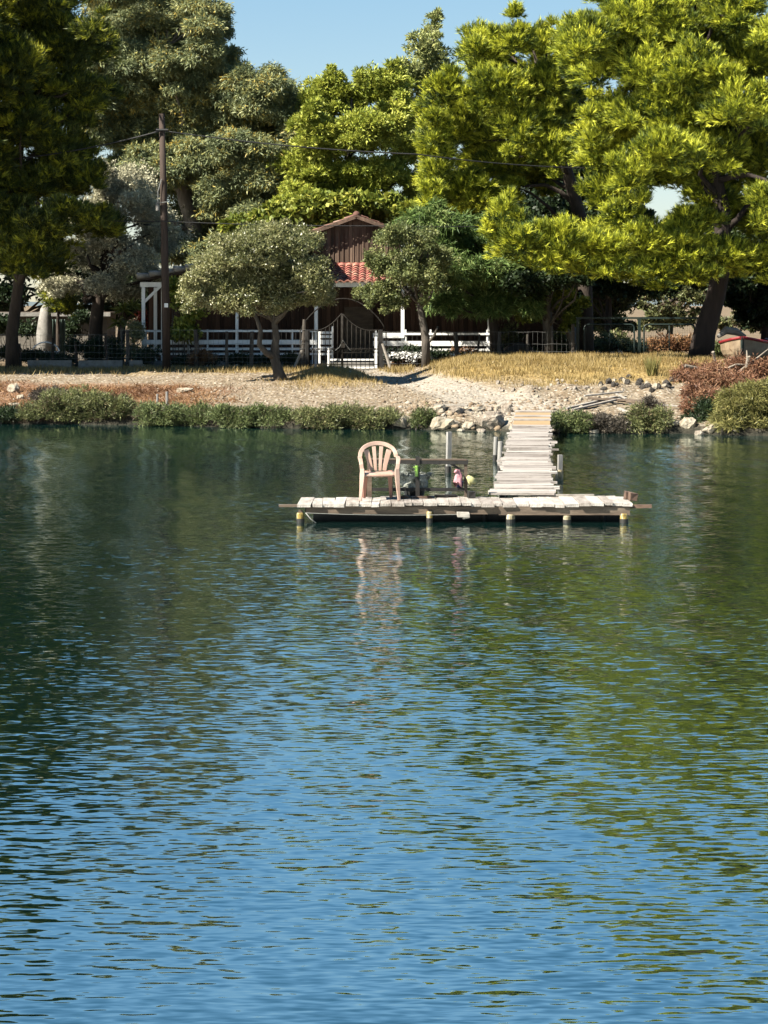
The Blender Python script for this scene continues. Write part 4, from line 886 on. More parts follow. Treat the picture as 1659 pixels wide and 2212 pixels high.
# arched dark kennel under the young tree
kx, ky = X(1122, 80), 80.0; kz = gz(kx, ky)
kn = thing('kennel', 'low black arched kennel standing in the shade behind the grass', 'kennel', (kx, ky, kz))
pr = [(-.62, -.1)] + [(-.62 + 1.24 * i / 14, .55 + .32 * math.sin(math.pi * i / 14)) for i in range(15)] + [(.62, -.1)]
kb = MB(); n = len(pr); kb.add([(kx + a, ky - .5, kz + b) for a, b in pr] + [(kx + a, ky + .9, kz + b) for a, b in pr], [tuple(range(n - 1, -1, -1)), tuple(range(n, 2 * n))] + [(i, (i + 1) % n, (i + 1) % n + n, i + n) for i in range(n)])
kb.build('body', M['black'], kn)
dm = MB(); pr2 = [(a * .55, max(b, 0) * .72 - .02) for a, b in pr]; dm.add([(kx + a, ky - .515, kz + b) for a, b in pr2] + [(kx + a, ky - .49, kz + b) for a, b in pr2], [tuple(range(n - 1, -1, -1)), tuple(range(n, 2 * n))] + [(i, (i + 1) % n, (i + 1) % n + n, i + n) for i in range(n)])
dm.build('opening', M['wetwood'], kn)
MB().tube([(kx - .62, ky - .5, kz + .5), (kx - .7, ky - .5, kz + .78), (kx - .74, ky - .5, kz + .95)], [.06, .04, .015], 6).build('corner_post', M['black'], kn)

# ---------------------------------------------------------------- boat on the bank, bow towards the water
def make_boat():
    c = Vector((X(1618, 76), 76.5, gz(X(1618, 76), 76.5)))
    root = thing('rowing_boat', 'old wooden boat drawn up on land, cream hull with dark red gunwale', 'boat', c)
    st = [(-1.9, .06, .98), (-1.75, .34, .93), (-1.4, .64, .86), (-.9, .84, .80), (0, .92, .76), (1.0, .86, .78), (1.9, .62, .84), (2.2, .5, .87)]
    rot = Matrix.Rotation(math.radians(-14), 3, 'Z')
    def T(v): return c + rot @ Vector(v) + Vector((0, 0, .12))
    def ring(y, hw, top, n=14):
        pts = []
        for k in range(n + 1):
            a = math.pi * k / n; x = -hw * math.cos(a); q = math.sin(a)
            zz = top - (top - .12) * q ** .62
            pts.append((x * (1 - .05 * q), y, zz))
        return pts
    rings = [ring(*s) for s in st]; n = 15
    lo, hi = MB(), MB()
    vs = [T(p) for r in rings for p in r]
    fl, fh = [], []
    for i in range(len(st) - 1):
        for k in range(n - 1):
            a = i * n + k; f = (a, a + 1, a + 1 + n, a + n)
            (fh if k < 3 or k > 10 else fl).append(f)
    lo.add(vs, fl + [tuple(range(n - 1, -1, -1))]); hi.add(vs, fh + [tuple((len(st) - 1) * n + k for k in range(n))])
    for b, nm, mt in ((lo, 'hull_bottom', 'hulldark'), (hi, 'hull', 'hullcream')):
        o = b.build(nm, M[mt], root); o.modifiers.new('t', 'SOLIDIFY').thickness = .025
    gm = MB(); gm.tube([T((r[0][0], r[0][1], r[0][2] + .02)) for r in rings], .05, 8); gm.tube([T((r[-1][0], r[-1][1], r[-1][2] + .02)) for r in rings], .05, 8); gm.box(T((0, -1.9, .99)), (.16, .16, .10)); gm.build('gunwale', M['redpaint'], root, smooth=False)
    MB().tube([T((0, -1.96, 1.02)), T((0, -1.9, .5)), T((0, -1.6, .12)), T((0, 1.9, .08))], .04, 6).build('keel', M['hulldark'], root)
    for y in (-.6, .7): MB().box(T((0, y, .62)), (1.55, .24, .04), rot).build('thwart', M['oldwood'], root)
    for y in (-1.0, 1.1): MB().box(T((0, y, .02)), (1.5, .16, .2), rot).build('cradle', M['oldwood'], root)
    return root
make_boat()
cv = MB(); c = Vector((X(1585, 76), 76.4, gz(9, 76) + .80))
cv.tube([c + Vector((-.5, 0, -.12)), c + Vector((-.2, .05, .1)), c + Vector((.15, .1, .06)), c + Vector((.5, .1, -.1))], [.06, .15, .14, .05], 9, noise=.2)
o = cv.build('crumpled_sheet', M['concrete']); tag(o, 'crumpled white sheet lying over the side of the boat', 'sheet')
# ---------------------------------------------------------------- the platform in the lake and its jetty
def on_ground(px, py, d0=53.0, d1=82.0, water=True):
    for D in np.arange(d0, d1, 0.1):
        z = gz(px_x(px, D), D)
        if water: z = max(z, 0.0)
        if px_z(py, D) <= z: return Vector((px_x(px, D), D, z))
    return G(px, d1)
ZD = 0.291
plat = thing('wooden_platform', 'bleached plank platform standing in the lake on short crusted piles', 'platform', (1.2, 33.6, 0))
dk = MB(); xa, xb = px_x(643, 33), px_x(1373, 33); x = xa; i = 0
while x < xb - .08:
    wd = rnd.uniform(.12, .21); wd = min(wd, xb - x)
    fr_ = 33.0 + rnd.uniform(-.05, .05); bk_ = 34.2 + rnd.uniform(-.06, .06)
    if x > 2.2: bk_ += .06 - .14 * max(0, x - 3.2)
    zz = ZD - .022 + rnd.uniform(-.008, .010) + .012 * math.sin(x * 2.2)
    dk.box((x + wd / 2, (fr_ + bk_) / 2, zz), (wd - rnd.uniform(.003, .012), bk_ - fr_, .042), (rnd.uniform(-.006, .006), rnd.uniform(-.02, .02), rnd.uniform(-.02, .02)), jit=.004)
    x += wd; i += 1
dk.build('deck', M['deckwood'], plat)
fb = MB(); fb.box(((xa + xb) / 2 - .55, 33.10, .185), (xb - xa - 1.35, .06, .115), (0, .003, 0)); fb.build('fascia_beam', M['oldwood'], plat)
MB().box((2.72, 33.05, .182), (1.98, .05, .13)).build('fascia_beam', M['oldwood'], plat)
for y in (33.35, 34.05): MB().box((1.25, y, .18), (4.9, .09, .12)).build('joist', M['wetwood'], plat)
for px, r_, mt, top in ((649, .055, 'yellowpaint', .15), (928, .045, 'yellowpaint', .17), (1103, .065, 'pipe', .13), (1225, .058, 'pipe', .11), (1348, .062, 'yellowpaint', .14)):
    x = px_x(px, 33.05); c = MB().lathe((x, 33.06, -1.5), [(r_, 0), (r_, 1.5), (r_ * 1.04, 1.5 + top - .02), (r_ * .9, 1.5 + top)], 14).build('pile', M[mt], plat, smooth=False)
    MB().lathe((x, 33.06, -1.2), [(r_ * 1.05, 0), (r_ * 1.07, 1.2 + top * .42)], 14).build('wet_band', M['wetwood'], c)
    MB().box((x, 33.09, top + (.24 - top) / 2 - .06), (r_ * 1.2, r_ * 1.2, .26 - top)).build('pile_head', M['oldwood'], c)
for px, D_ in ((1302, 33.5), (1075, 33.6), (1045, 33.4), (700, 33.9), (830, 34.0), (960, 34.0), (1180, 34.0), (1330, 34.0)):
    x = px_x(px, D_); MB().tube([(x, D_, -1.5), (x + .01, D_, .13)], [.045, .04], 9, noise=.1).build('inner_pile', M['wetwood'], plat)
MB().beam((px_x(602, 33.3), 33.3, .262 - .03), (px_x(660, 33.3), 33.32, .235), .10, .035).build('end_board', M['oldwood'], plat)
MB().beam((px_x(1350, 33.25), 33.25, .225), (px_x(1407, 33.25), 33.2, .235), .09, .05).build('end_board', M['tarp'], plat)
sb = MB(); sb.beam((px_x(1150, 34.32), 34.32, .30), (px_x(1283, 34.3), 34.27, .31), .05, .03); sb.build('back_batten', M['drift'], plat)
for px, D_, lab in ((1359, 33.72, 'small weathered wood block on the platform corner, the one set further back'), (1367, 33.55, 'small weathered wood block on the very corner of the platform')):
    o = MB().box((px_x(px, D_), D_, ZD + .062), (.13, .10, .12), (0, .1, .25), jit=.012).build('wood_block', M['tarp'], bevel=.006); tag(o, lab, 'block', 'wood blocks on the platform corner')
MB().box((1.3, 33.75, -.02), (4.75, .5, .32), jit=.01).build('under_deck_dark', M['black'], plat)  # black box added so the space under the deck looks shaded
rp = MB(); a = Vector((px_x(660, 32.98), 32.98, .155)); b = Vector((px_x(1000, 32.98), 32.97, .135))
rp.tube([a.lerp(b, t / 30) - Vector((0, 0, .022 * 4 * (t / 30) * (1 - t / 30))) for t in range(31)], .004, 5)
rp.tube([a, a + Vector((.08, -.03, -.09)), a + Vector((.16, -.03, -.15))], .007, 5)
o = rp.build('mooring_rope', M['rope'], smooth=True); tag(o, 'thin pale rope slung along the front of the platform', 'rope')
fw = MB().box(b + Vector((.0, -.02, .0)), (.19, .10, .06), (0, .06, .1), jit=.015); fw.box(b + Vector((.05, .0, -.045)), (.10, .06, .04), jit=.01)
o = fw.build('wood_scrap', M['drift']); tag(o, 'ragged piece of wood hanging at the end of the rope', 'scrap wood')

jet = thing('jetty', 'narrow jetty of ragged bleached planks running from the platform to the bank', 'jetty', (2.8, 44, 0))
JA, JB = Vector((2.172, 34.28, .315)), Vector((3.475, 51.7, .36)); JC = Vector((3.80, 55.8, .52))
jd = MB(); d_ = (JB - JA); Lj = d_.length; dr_ = d_.normalized(); side = Vector((dr_.y, -dr_.x, 0)).normalized(); yaw = math.atan2(-dr_.x, dr_.y)
t = 0.0
while t < Lj - .05:
    wd = rnd.uniform(.12, .34); c = JA + dr_ * (t + wd / 2)
    l_ = rnd.uniform(-.07, .05); r_ = rnd.uniform(-.05, .05)
    if rnd.random() < .16: r_ += rnd.uniform(.05, .14)
    if rnd.random() < .10: l_ -= rnd.uniform(.05, .13)
    if t < 1.2: l_ -= .08 * (1.2 - t)
    wl = .885 + r_ - l_
    jd.box(c + side * ((r_ + l_) / 2) + Vector((0, 0, rnd.uniform(-.012, .012) + .02 * math.sin(t * .8))), (wl, wd - rnd.uniform(.006, .022), .032), (rnd.uniform(-.03, .03), rnd.uniform(-.02, .02), yaw + rnd.uniform(-.02, .02)), jit=.006)
    t += wd
jd.build('deck', M['jettywood'], jet)
rm = MB(); d2 = JC - JB; n_ = 6
for k in range(n_):
    c = JB + d2 * ((k + .5) / n_) + Vector((0, 0, .015))
    rm.box(c, (.88, d2.length / n_ - .02, .04), (math.atan2(d2.z, d2.y), 0, yaw + rnd.uniform(-.01, .01)))
rmo = rm.build('ramp_boards', M['tanwood'], jet)
for f_ in (.02, .42, .66, .97): MB().box(JB + d2 * f_ + Vector((0, 0, .055)), (.92, .2, .035), (math.atan2(d2.z, d2.y), 0, yaw + rnd.uniform(-.02, .02))).build('cross_board', M['jettywood'], jet)
for sx in (-.32, .32):
    MB().beam(JA + side * sx + Vector((0, .1, -.075)), JB + side * sx + Vector((0, 0, -.075)), .08, .11).build('stringer', M['wetwood'], jet)
    MB().beam(JB + side * sx + Vector((0, .05, -.075)), JC + side * sx + Vector((0, 0, -.075)), .08, .11).build('stringer', M['wetwood'], jet)
    for k in range(5):
        q = JA + dr_ * (1.6 + k * 3.6) + side * sx
        MB().tube([(q.x, q.y, -1.4), (q.x, q.y, .22)], .055, 8, noise=.08).build('pile', M['wetwood'], jet)

# mooring posts standing free in the water
def water_post(label, px, D, top, r, mat, square=False, sleeve=None):
    x = px_x(px, D); root = thing('mooring_post', label, 'post', (x, D, 0), 'mooring posts in the lake')
    b = MB()
    if square: b.box((x, D, (top - 1.3) / 2), (r * 2, r * 2, top + 1.3), (.01, .015, .3), jit=.006)
    else: b.tube([(x, D, -1.3), (x, D, 0), (x + .02, D, top)], [r, r, r * .92], 10, noise=.06)
    b.build('post', M[mat], root)
    MB().tube([(x, D, -1.0), (x, D, .13)], r * (1.45 if square else 1.06), 12, noise=.03).build('wet_band', M['wetwood'], root)
    if sleeve: MB().lathe((x, D, -1.0), [(sleeve, 0), (sleeve, 1.0 + .17), (sleeve * .8, 1.0 + .2)], 14).build('sleeve', M['pipe'], root)
water_post('tall grey square post rising from the water behind the bench frame', 968, 42.8, .80, .042, 'greypost', True)
water_post('slim pale post beside the jetty, the taller of the close pair', 1069, 46, .51, .045, 'greypost')
water_post('grey post beside the jetty, the shorter and thicker of the close pair', 1079, 43.4, .58, .05, 'greypost')
water_post('short grey post in a white pipe sleeve on the willow side of the jetty', 1208, 41, .48, .04, 'greypost', True, .075)

# ---------------------------------------------------------------- plastic chair
cx, cy = px_x(818, 33.62), 33.62; cz = ZD + .012
chr_ = thing('plastic_chair', 'faded pink plastic garden chair with an arched slatted back', 'chair', (cx, cy, cz), rz=math.radians(4))
rotc = Matrix.Rotation(math.radians(4), 3, 'Z'); co_ = Vector((cx, cy, cz))
def K(x, y, z): return co_ + rotc @ Vector((x, y, z))
SZ = 0.97
# hoop with arms running forward and down into the front legs
hp = []; wds = []; sides = []
n = 26
for k in range(n + 1):
    a = math.pi * k / n; x = -.285 * math.cos(a) * SZ; z = (.665 + .205 * math.sin(a) ** .85) * SZ if 0 < k < n else .665 * SZ
    y = .13 + .12 * math.sin(a) ** .8 if 0 < k < n else .13
    hp.append(K(x, y, z)); sides.append(rotc @ Vector((-math.cos(a) * .85, 0, math.sin(a) + .05)) if 0.02 < a < 3.12 else rotc @ Vector((-math.cos(a), 0, .05)))
hb = MB(); hb.strip(hp, [.062] * len(hp), .022, sides)
hb.build('back_hoop', M['chair'], chr_, smooth=False, bevel=.006)
for s in (-1, 1):
    arm = [K(s * .285 * SZ, .14, .665 * SZ), K(s * .298 * SZ, .03, .672 * SZ), K(s * .302 * SZ, -.10, .664 * SZ), K(s * .298 * SZ, -.19, .635 * SZ), K(s * .288 * SZ, -.225, .57 * SZ), K(s * .275 * SZ, -.232, .47 * SZ)]
    MB().strip(arm, [.058, .062, .064, .062, .058, .062], .020, rotc @ Vector((1, 0, 0))).build('armrest', M['chair'], chr_, bevel=.006)
seat = MB(); ns = 9; vs = []
for j in range(ns):
    for i in range(ns):
        u, v = i / (ns - 1) * 2 - 1, j / (ns - 1) * 2 - 1
        wv = (.255 - .025 * (v + 1) / 2) * SZ
        vs.append(K(u * wv, v * .235, (.44 - .012 * (1 - u * u) - (.03 if j == 0 else 0) - .01 * (v > .6)) * SZ))
seat.add(vs, [(j * ns + i, j * ns + i + 1, (j + 1) * ns + i + 1, (j + 1) * ns + i) for j in range(ns - 1) for i in range(ns - 1)])
so_ = seat.build('seat', M['chair'], chr_, smooth=True); sm_ = so_.modifiers.new('t', 'SOLIDIFY'); sm_.thickness = .035
for q, (xb_, xt, wb, wt) in enumerate(((-.105, -.185, .06, .088), (-.036, -.060, .045, .062), (.036, .060, .045, .062), (.105, .185, .06, .088))):
    pts = [K((xb_ + (xt - xb_) * tt ** 1.3) * SZ, .19 + .055 * tt, (.435 + (.385 if abs(xt) < .1 else .33) * tt) * SZ) for tt in (0, .2, .4, .6, .8, 1)]
    MB().strip(pts, [(wb + (wt - wb) * tt) * SZ for tt in (0, .2, .4, .6, .8, 1)], .014, rotc @ Vector((1, 0, 0))).build('back_slat', M['chair'], chr_, bevel=.004)
for s in (-1, 1):
    MB().strip([K(s * .272 * SZ, -.232, .50 * SZ), K(s * .275 * SZ, -.236, .40 * SZ), K(s * .288 * SZ, -.245, .2 * SZ), K(s * .305 * SZ, -.255, 0)], [.062, .075, .058, .04], .035, rotc @ Vector((1, .25 * s, 0))).build('leg', M['chair'], chr_, bevel=.006)
    MB().strip([K(s * .19 * SZ, .20, .44 * SZ), K(s * .20 * SZ, .215, .3 * SZ), K(s * .215 * SZ, .24, .0)], [.085, .07, .045], .035, rotc @ Vector((1, -.3 * s, 0))).build('leg', M['darkchair'], chr_, bevel=.006)

# ---------------------------------------------------------------- bench frame and the things on it
DB = 34.12
def B(px, py, D=DB): return P(px, py, D)
bf = thing('bench_frame', 'dark weathered timber frame of a fishing bench behind the pink chair', 'frame', (px_x(902, DB), DB, ZD))
zt_ = px_z(992, DB)
MB().beam(B(792, 996), B(1011, 998), .10, .07).build('top_rail', M['wetwood'], bf)
MB().beam(B(795, 991.5) + Vector((0, .01, 0)), B(1008, 993.2) + Vector((0, .01, 0)), .13, .018).build('top_board', M['oldwood'], bf)
for px in (798, 1006): MB().box((px_x(px, DB), DB, (ZD + zt_ - .04) / 2), (.05 if px > 900 else .075, .06, zt_ - .05 - ZD)).build('leg', M['oldwood'], bf)
MB().box((px_x(902, DB), DB - .05, (ZD + px_z(986, DB)) / 2), (.062, .05, px_z(986, DB) - ZD)).build('middle_post', M['wetwood'], bf)
MB().beam(B(800, 1057), B(1004, 1057.5), .05, .05).build('lower_rail', M['wetwood'], bf)
MB().beam(B(968, 998), B(1004, 1020), .03, .035).build('brace', M['wetwood'], bf)
gt = thing('green_tube', 'lime green plastic tube strapped upright to the middle post of the bench frame', 'tube', (px_x(900, DB), DB - .10, ZD))
MB().tube([B(900, 1029, DB - .105), B(900, 1006, DB - .105)], .026, 12).build('tube', M['limegreen'], gt)
MB().tube([B(900, 1010, DB - .12), B(895, 1009.5, DB - .14), B(892.5, 1009, DB - .14)], .008, 6).build('hook', M['limegreen'], gt)
MB().tube([B(900, 1017, DB - .12), B(896, 1016.5, DB - .14)], .008, 6).build('hook', M['limegreen'], gt)
# mottled net stuffed tub
nx_ = px_x(895, 34.3); nb = MB(); prof = []
nb_v = []; nlev, nseg = 9, 22
for j in range(nlev):
    t_ = j / (nlev - 1); zz = ZD + .10 + .23 * t_
    for k in range(nseg):
        a = 2 * math.pi * k / nseg; rr = (.16 + .09 * t_ ** .7) * (1 + .10 * math.sin(a * 3 + j) + rnd.uniform(-.06, .06))
        nb_v.append((nx_ + rr * 1.0 * math.cos(a), 34.34 + rr * .6 * math.sin(a), zz + rnd.uniform(-.015, .015)))
nb.add(nb_v, [(j * nseg + k, j * nseg + (k + 1) % nseg, (j + 1) * nseg + (k + 1) % nseg, (j + 1) * nseg + k) for j in range(nlev - 1) for k in range(nseg)] + [tuple(range(nseg - 1, -1, -1)), tuple((nlev - 1) * nseg + k for k in range(nseg))])
nr = thing('net_bundle', 'bulging bundle of mottled grey-green net under the bench rail', 'net', (nx_, 34.34, ZD))
nb.build('net', M['net'], nr, smooth=True)
fr2 = MB()
for k in range(60):
    a = rnd.uniform(0, 6.28); q = Vector((nx_ + .25 * math.cos(a), 34.34 + .15 * math.sin(a), ZD + .33)); fr2.tube([q, q + Vector((rnd.uniform(-.03, .05), rnd.uniform(-.03, .03), rnd.uniform(.01, .05))), q + Vector((rnd.uniform(-.05, .08), rnd.uniform(-.05, .03), rnd.uniform(-.06, .04)))], .006, 4)
fr2.build('loose_strands', M['net'], nr)
MB().lathe((nx_, 34.34, ZD + .0), [(.15, 0), (.17, .12)], 16).build('tub', M['black'], nr)
# crumpled brown boards on the deck
for pts, lab in (([(860, 1079), (866, 1066), (880, 1067), (888, 1072), (884, 1079)], 'broken brown board lying on the deck next to the chair leg'), ([(884, 1079), (889, 1070), (902, 1068.5), (926, 1065), (936, 1073), (925, 1078)], 'warped brown board lying on the deck in front of the net bundle')):
    b_ = MB(); n = len(pts); y_ = 33.72; f_ = [P(a, c_, y_) for a, c_ in pts]; f_ = [Vector((v.x, v.y, max(v.z - .035, ZD + .008))) for v in f_]
    b_.add([v for v in f_] + [v + Vector((.03, .14, -.02 if v.z > ZD + .06 else 0)) for v in f_], [tuple(range(n)), tuple(range(2 * n - 1, n - 1, -1))] + [(i, i + n, (i + 1) % n + n, (i + 1) % n) for i in range(n)])
    o = b_.build('broken_board', M['tarp']); tag(o, lab, 'board', 'broken boards on the deck')
o = MB().box((px_x(962, 34.1), 34.0, ZD + .03), (.34, .16, .03), (0, 0, .06), jit=.01).build('dark_mat', M['wetwood']); tag(o, 'flat dark wet board lying under the bench frame', 'board')
o = MB().box((px_x(1018, 34.0), 33.98, ZD + .055), (.10, .09, .085), (0, 0, .2), jit=.012).build('dark_block', M['wetwood']); tag(o, 'small dark block on the deck against the bench leg', 'block')
# cloths and bucket on the bench leg
def cloth(name, label, cat, c, w_, h_, mat, seed, lean=0.0):
    rs = random.Random(seed); b_ = MB(); nu, nv = 10, 14; vs = []
    for j in range(nv):
        v = j / (nv - 1)
        for i in range(nu):
            a = 2 * math.pi * i / nu; pin = .35 + .65 * math.sin(min(1, v * 1.15) * math.pi * .62) + .22 * v
            rr = w_ / 2 * pin * (1 + .3 * math.sin(3 * a + 5 * v) + rs.uniform(-.10, .10))
            vs.append((c[0] + rr * math.cos(a) + lean * v, c[1] + .5 * rr * math.sin(a), c[2] + h_ / 2 - v * h_ + (.06 * math.sin(a * 2) * v if j == nv - 1 else 0)))
    b_.add(vs, [(j * nu + i, j * nu + (i + 1) % nu, (j + 1) * nu + (i + 1) % nu, (j + 1) * nu + i) for j in range(nv - 1) for i in range(nu)] + [tuple(range(nu)), tuple((nv - 1) * nu + k for k in range(nu - 1, -1, -1))])
    b_.tube([(c[0] - w_ * .1, c[1], c[2] + h_ * .42), (c[0] - w_ * .35, c[1] - .02, c[2] + h_ * .40), (c[0] - w_ * .62, c[1] - .02, c[2] + h_ * .30)], [.025, .03, .012], 7, noise=.2)
    o = b_.build(name, mat, smooth=True); return tag(o, label, cat)
c = B(990, 1030, DB - .07); cloth('cloth', 'pink rag tied to the end leg of the bench frame', 'cloth', (c.x, c.y, c.z), .105, .22, M['pink'], 3)
c = B(1017, 1039, DB - .05)
yc = MB(); yc.strip([c + Vector((-.05, 0, .07)), c + Vector((-.02, -.03, .04)), c + Vector((.03, -.02, .0)), c + Vector((.075, -.01, -.025))], [.05, .09, .10, .05], .03, (.2, .3, 1)); yc.strip([c + Vector((-.045, 0, .06)), c + Vector((-.02, -.03, .0)), c + Vector((-.01, -.03, -.07))], [.03, .06, .03], .02, (1, .2, 0))
o = yc.build('cloth', M['yellowcloth'], smooth=True); tag(o, 'small pale yellow rag hanging outside the bench leg', 'cloth')
c = B(993, 1050, DB + .06); bk = thing('bucket', 'small navy bucket with a white base hanging below the pink rag', 'bucket', (c.x, c.y, c.z - .08))
MB().lathe((c.x, c.y, c.z - .03), [(.045, 0), (.062, .10), (.066, .105), (.05, .10)], 14).build('body', M['navy'], bk, smooth=True)
MB().lathe((c.x, c.y, c.z - .075), [(.038, 0), (.045, .044)], 14).build('base', M['white'], bk, smooth=True)

# ---------------------------------------------------------------- rocks, planks and brush along the waterline
def rock(label, px, py, w_, h_, mat='rock', cut=None, grp='boulders at the waterline', seed=0, D=None, ds=None, name='boulder'):
    rs = random.Random(seed * 13 + 5); p = on_ground(px, py) if D is None else Vector((px_x(px, D), D, max(gz(px_x(px, D), D), -.05)))
    s = p.y / FPX; rx, rz = w_ * s / 2, h_ * s * .62; ry = ds or (rx + rz) * .5
    bm = bmesh.new()
    for k in range(30):
        v = Vector((rs.gauss(0, 1), rs.gauss(0, 1), rs.gauss(0, 1))).normalized() * rs.uniform(.86, 1.08)
        if cut == 'flat' and v.z > .45: v.z = .45 + rs.uniform(-.03, .03)
        if cut == 'wedge': v.z = min(v.z, .35 + .5 * v.x)
        bm.verts.new((v.x * rx, v.y * ry, v.z * rz))
    bmesh.ops.convex_hull(bm, input=bm.verts)
    for v in [v for v in bm.verts if not v.link_faces]: bm.verts.remove(v)
    bmesh.ops.subdivide_edges(bm, edges=bm.edges[:], cuts=2, use_grid_fill=True)
    for v in bm.verts:
        nse = .035 * math.sin(v.co.x * 23 + seed) * math.cos(v.co.z * 19 + v.co.y * 17) + rs.uniform(-.012, .012)
        v.co += v.co.normalized() * nse * min(1.0, rx * 2)
    bmesh.ops.rotate(bm, verts=bm.verts, cent=(0, 0, 0), matrix=Matrix.Rotation(rs.uniform(-.25, .25), 3, 'Y') @ Matrix.Rotation(rs.uniform(-.6, .6), 3, 'Z'))
    me = bpy.data.meshes.new(name); bm.to_mesh(me); bm.free()
    o = bpy.data.objects.new(name, me); C.collection.objects.link(o); me.materials.append(M[mat])
    o.location = (p.x, p.y + ry * .3, p.z + rz * .35)
    return tag(o, label, 'rock', grp)
rocks = [('large cream boulder at the waterline, widest of those beside the jetty', 958, 922, 84, 34, 'rock', 'flat'), ('rough brown-streaked boulder right against the jetty ramp', 1062, 922, 70, 40, 'rockbrown', None),
 ('sloping pale slab between the green scrub and its small bush', 868, 918, 48, 38, 'rock', 'wedge'), ('low half-sunk pale stone below the small green bush', 905, 925, 36, 14, 'rock', 'flat'),
 ('small white stone wedged between cream and brown boulders', 1012, 925, 30, 16, 'rock', None), ('squarish pale stone on top of the cream boulder', 948, 890, 34, 28, 'rock', 'flat'),
 ('pale flat stone above the brown boulder', 1030, 888, 44, 18, 'rock', 'flat'), ('grey stone perched behind the cream boulder', 985, 893, 36, 20, 'rockbrown', None), ('dark-sided stone at the jetty ramp edge', 1096, 890, 26, 26, 'rockbrown', None),
 ('small round stone at the foot of the brown boulder', 1040, 934, 22, 12, 'rockbrown', None), ('small ochre stone touching the jetty boards', 1108, 928, 18, 14, 'rock', None), ('smallest white stone at the foot of the cream boulder', 995, 933, 18, 9, 'rock', None),
 ('wedge-shaped cream boulder with one shadowed side by the rusty brush', 1540, 932, 46, 30, 'rock', 'wedge'), ('rounded whitish boulder left of the wedge-shaped one', 1488, 925, 40, 26, 'rock', None), ('grey half-submerged stone before the wedge-shaped boulder', 1512, 940, 26, 14, 'rockbrown', None),
 ('flat pale stone under the scrub near the wedge-shaped boulder', 1462, 918, 36, 16, 'rock', 'flat'), ('leaning thin stone under the scrub beside the jetty', 1280, 936, 34, 16, 'rock', 'wedge'), ('pair-sized small stone under the grey scrub', 1320, 936, 18, 9, 'rockbrown', None), ('small low stone at the waterline far from the jetty, past the brush', 1590, 937, 20, 8, 'rock', 'flat'),
 ('white boulder on the reddish bank above the dark corner', 28, 848, 30, 26, 'rock', None), ('smaller white stone below the white boulder on the reddish bank', 44, 862, 20, 14, 'rock', None), ('flat white stone lowest on the reddish bank', 30, 878, 32, 12, 'rock', 'flat'),
 ('white flat slab lying on the gravel behind the two stakes', 398, 848, 46, 18, 'rock', 'flat'), ('pale stone on top of the pebbly slope near the plank pile', 1400, 862, 18, 18, 'rock', None)]
for i, (lab, px, py, w_, h_, mt, cut) in enumerate(rocks): rock(lab, px, py, w_, h_, mt, cut, seed=i + 1)
for i in range(16):
    px = rnd.uniform(900, 1105); py = rnd.uniform(878, 902)
    o = rock('fist-sized pale stone in the rubble behind the cream boulder', px, py, rnd.uniform(10, 20), rnd.uniform(8, 14), rnd.choice(['rock', 'rock', 'rockbrown']), None, 'rubble stones by the jetty', 60 + i, name='stone')
for i in range(26):
    px = rnd.uniform(1060, 1300); py = rnd.uniform(822, 868)
    rock('rounded stone in the pebbly slope below the golden grass', px, py, rnd.uniform(6, 15), rnd.uniform(5, 11), rnd.choice(['rock', 'rockbrown', 'rockbrown']), None, 'stones of the pebbly slope', 100 + i, name='stone')
for i in range(30):
    px = rnd.uniform(1292, 1465); py = 833 + 9 * math.sin(px * .05) + rnd.uniform(-8, 8)
    rock('dark clod of earth along the crumbling edge', px, py, rnd.uniform(9, 22), rnd.uniform(8, 17), rnd.choice(['soil', 'soil', 'soil', 'rock']), None, 'clods of the crumbling edge', 200 + i, name='clod')
# pile of old planks
pl = [((1222, 890), (1330, 866), .09, 'drift', 'long pale plank sloping down across the front of the plank pile'), ((1238, 893), (1340, 872), .08, 'drift', 'lowest pale plank in front of the plank pile'), ((1262, 866), (1345, 860), .08, 'drift', 'pale plank lying flat on top of the plank pile'), ((1270, 874), (1400, 876), .10, 'oldwood', 'brown plank lying level in the middle of the plank pile'),
      ((1310, 868), (1420, 884), .12, 'oldwood', 'thick dark brown log at the back of the plank pile'), ((1330, 860), (1352, 874), .06, 'drift', 'short pale stub crossing the plank pile'), ((1390, 884), (1470, 886), .07, 'drift', 'pale plank pointing from the pile towards the rusty brush'), ((1336, 896), (1364, 908), .09, 'drift', 'short pale board slipping into the scrub'), ((1362, 906), (1372, 922), .07, 'drift', 'small pale board end standing in the scrub')]
for i, (a, b, wd, mt, lab) in enumerate(pl):
    p, q = on_ground(*a), on_ground(*b); p.z += .07 + .03 * i % .12; q.z += .10 + .03 * (i % 3)
    o = MB().beam(p, q, wd * 1.2, wd * .6).build('plank', M[mt], bevel=.008); tag(o, lab, 'plank', 'planks dumped on the bank')
p, q = on_ground(938, 884), on_ground(1010, 888); o = MB().beam(p + Vector((0, 0, .12)), q + Vector((0, 0, .14)), .12, .05).build('plank', M['drift']); tag(o, 'bleached plank lying on the rubble beside the jetty ramp', 'plank', 'planks dumped on the bank')
for px, lab in ((340, 'short dark stake in the scrub, the thinner of two'), (361, 'short dark stake in the scrub, the taller of two')):
    D_ = 61.2; g_ = G(px, D_, .2); o = MB().tube([g_, P(px, 846 if px > 350 else 851, D_)], [.045, .04] if px > 350 else [.04, .03], 7, noise=.1).build('stake', M['greypost']); tag(o, lab, 'stake', 'stakes in the scrub')

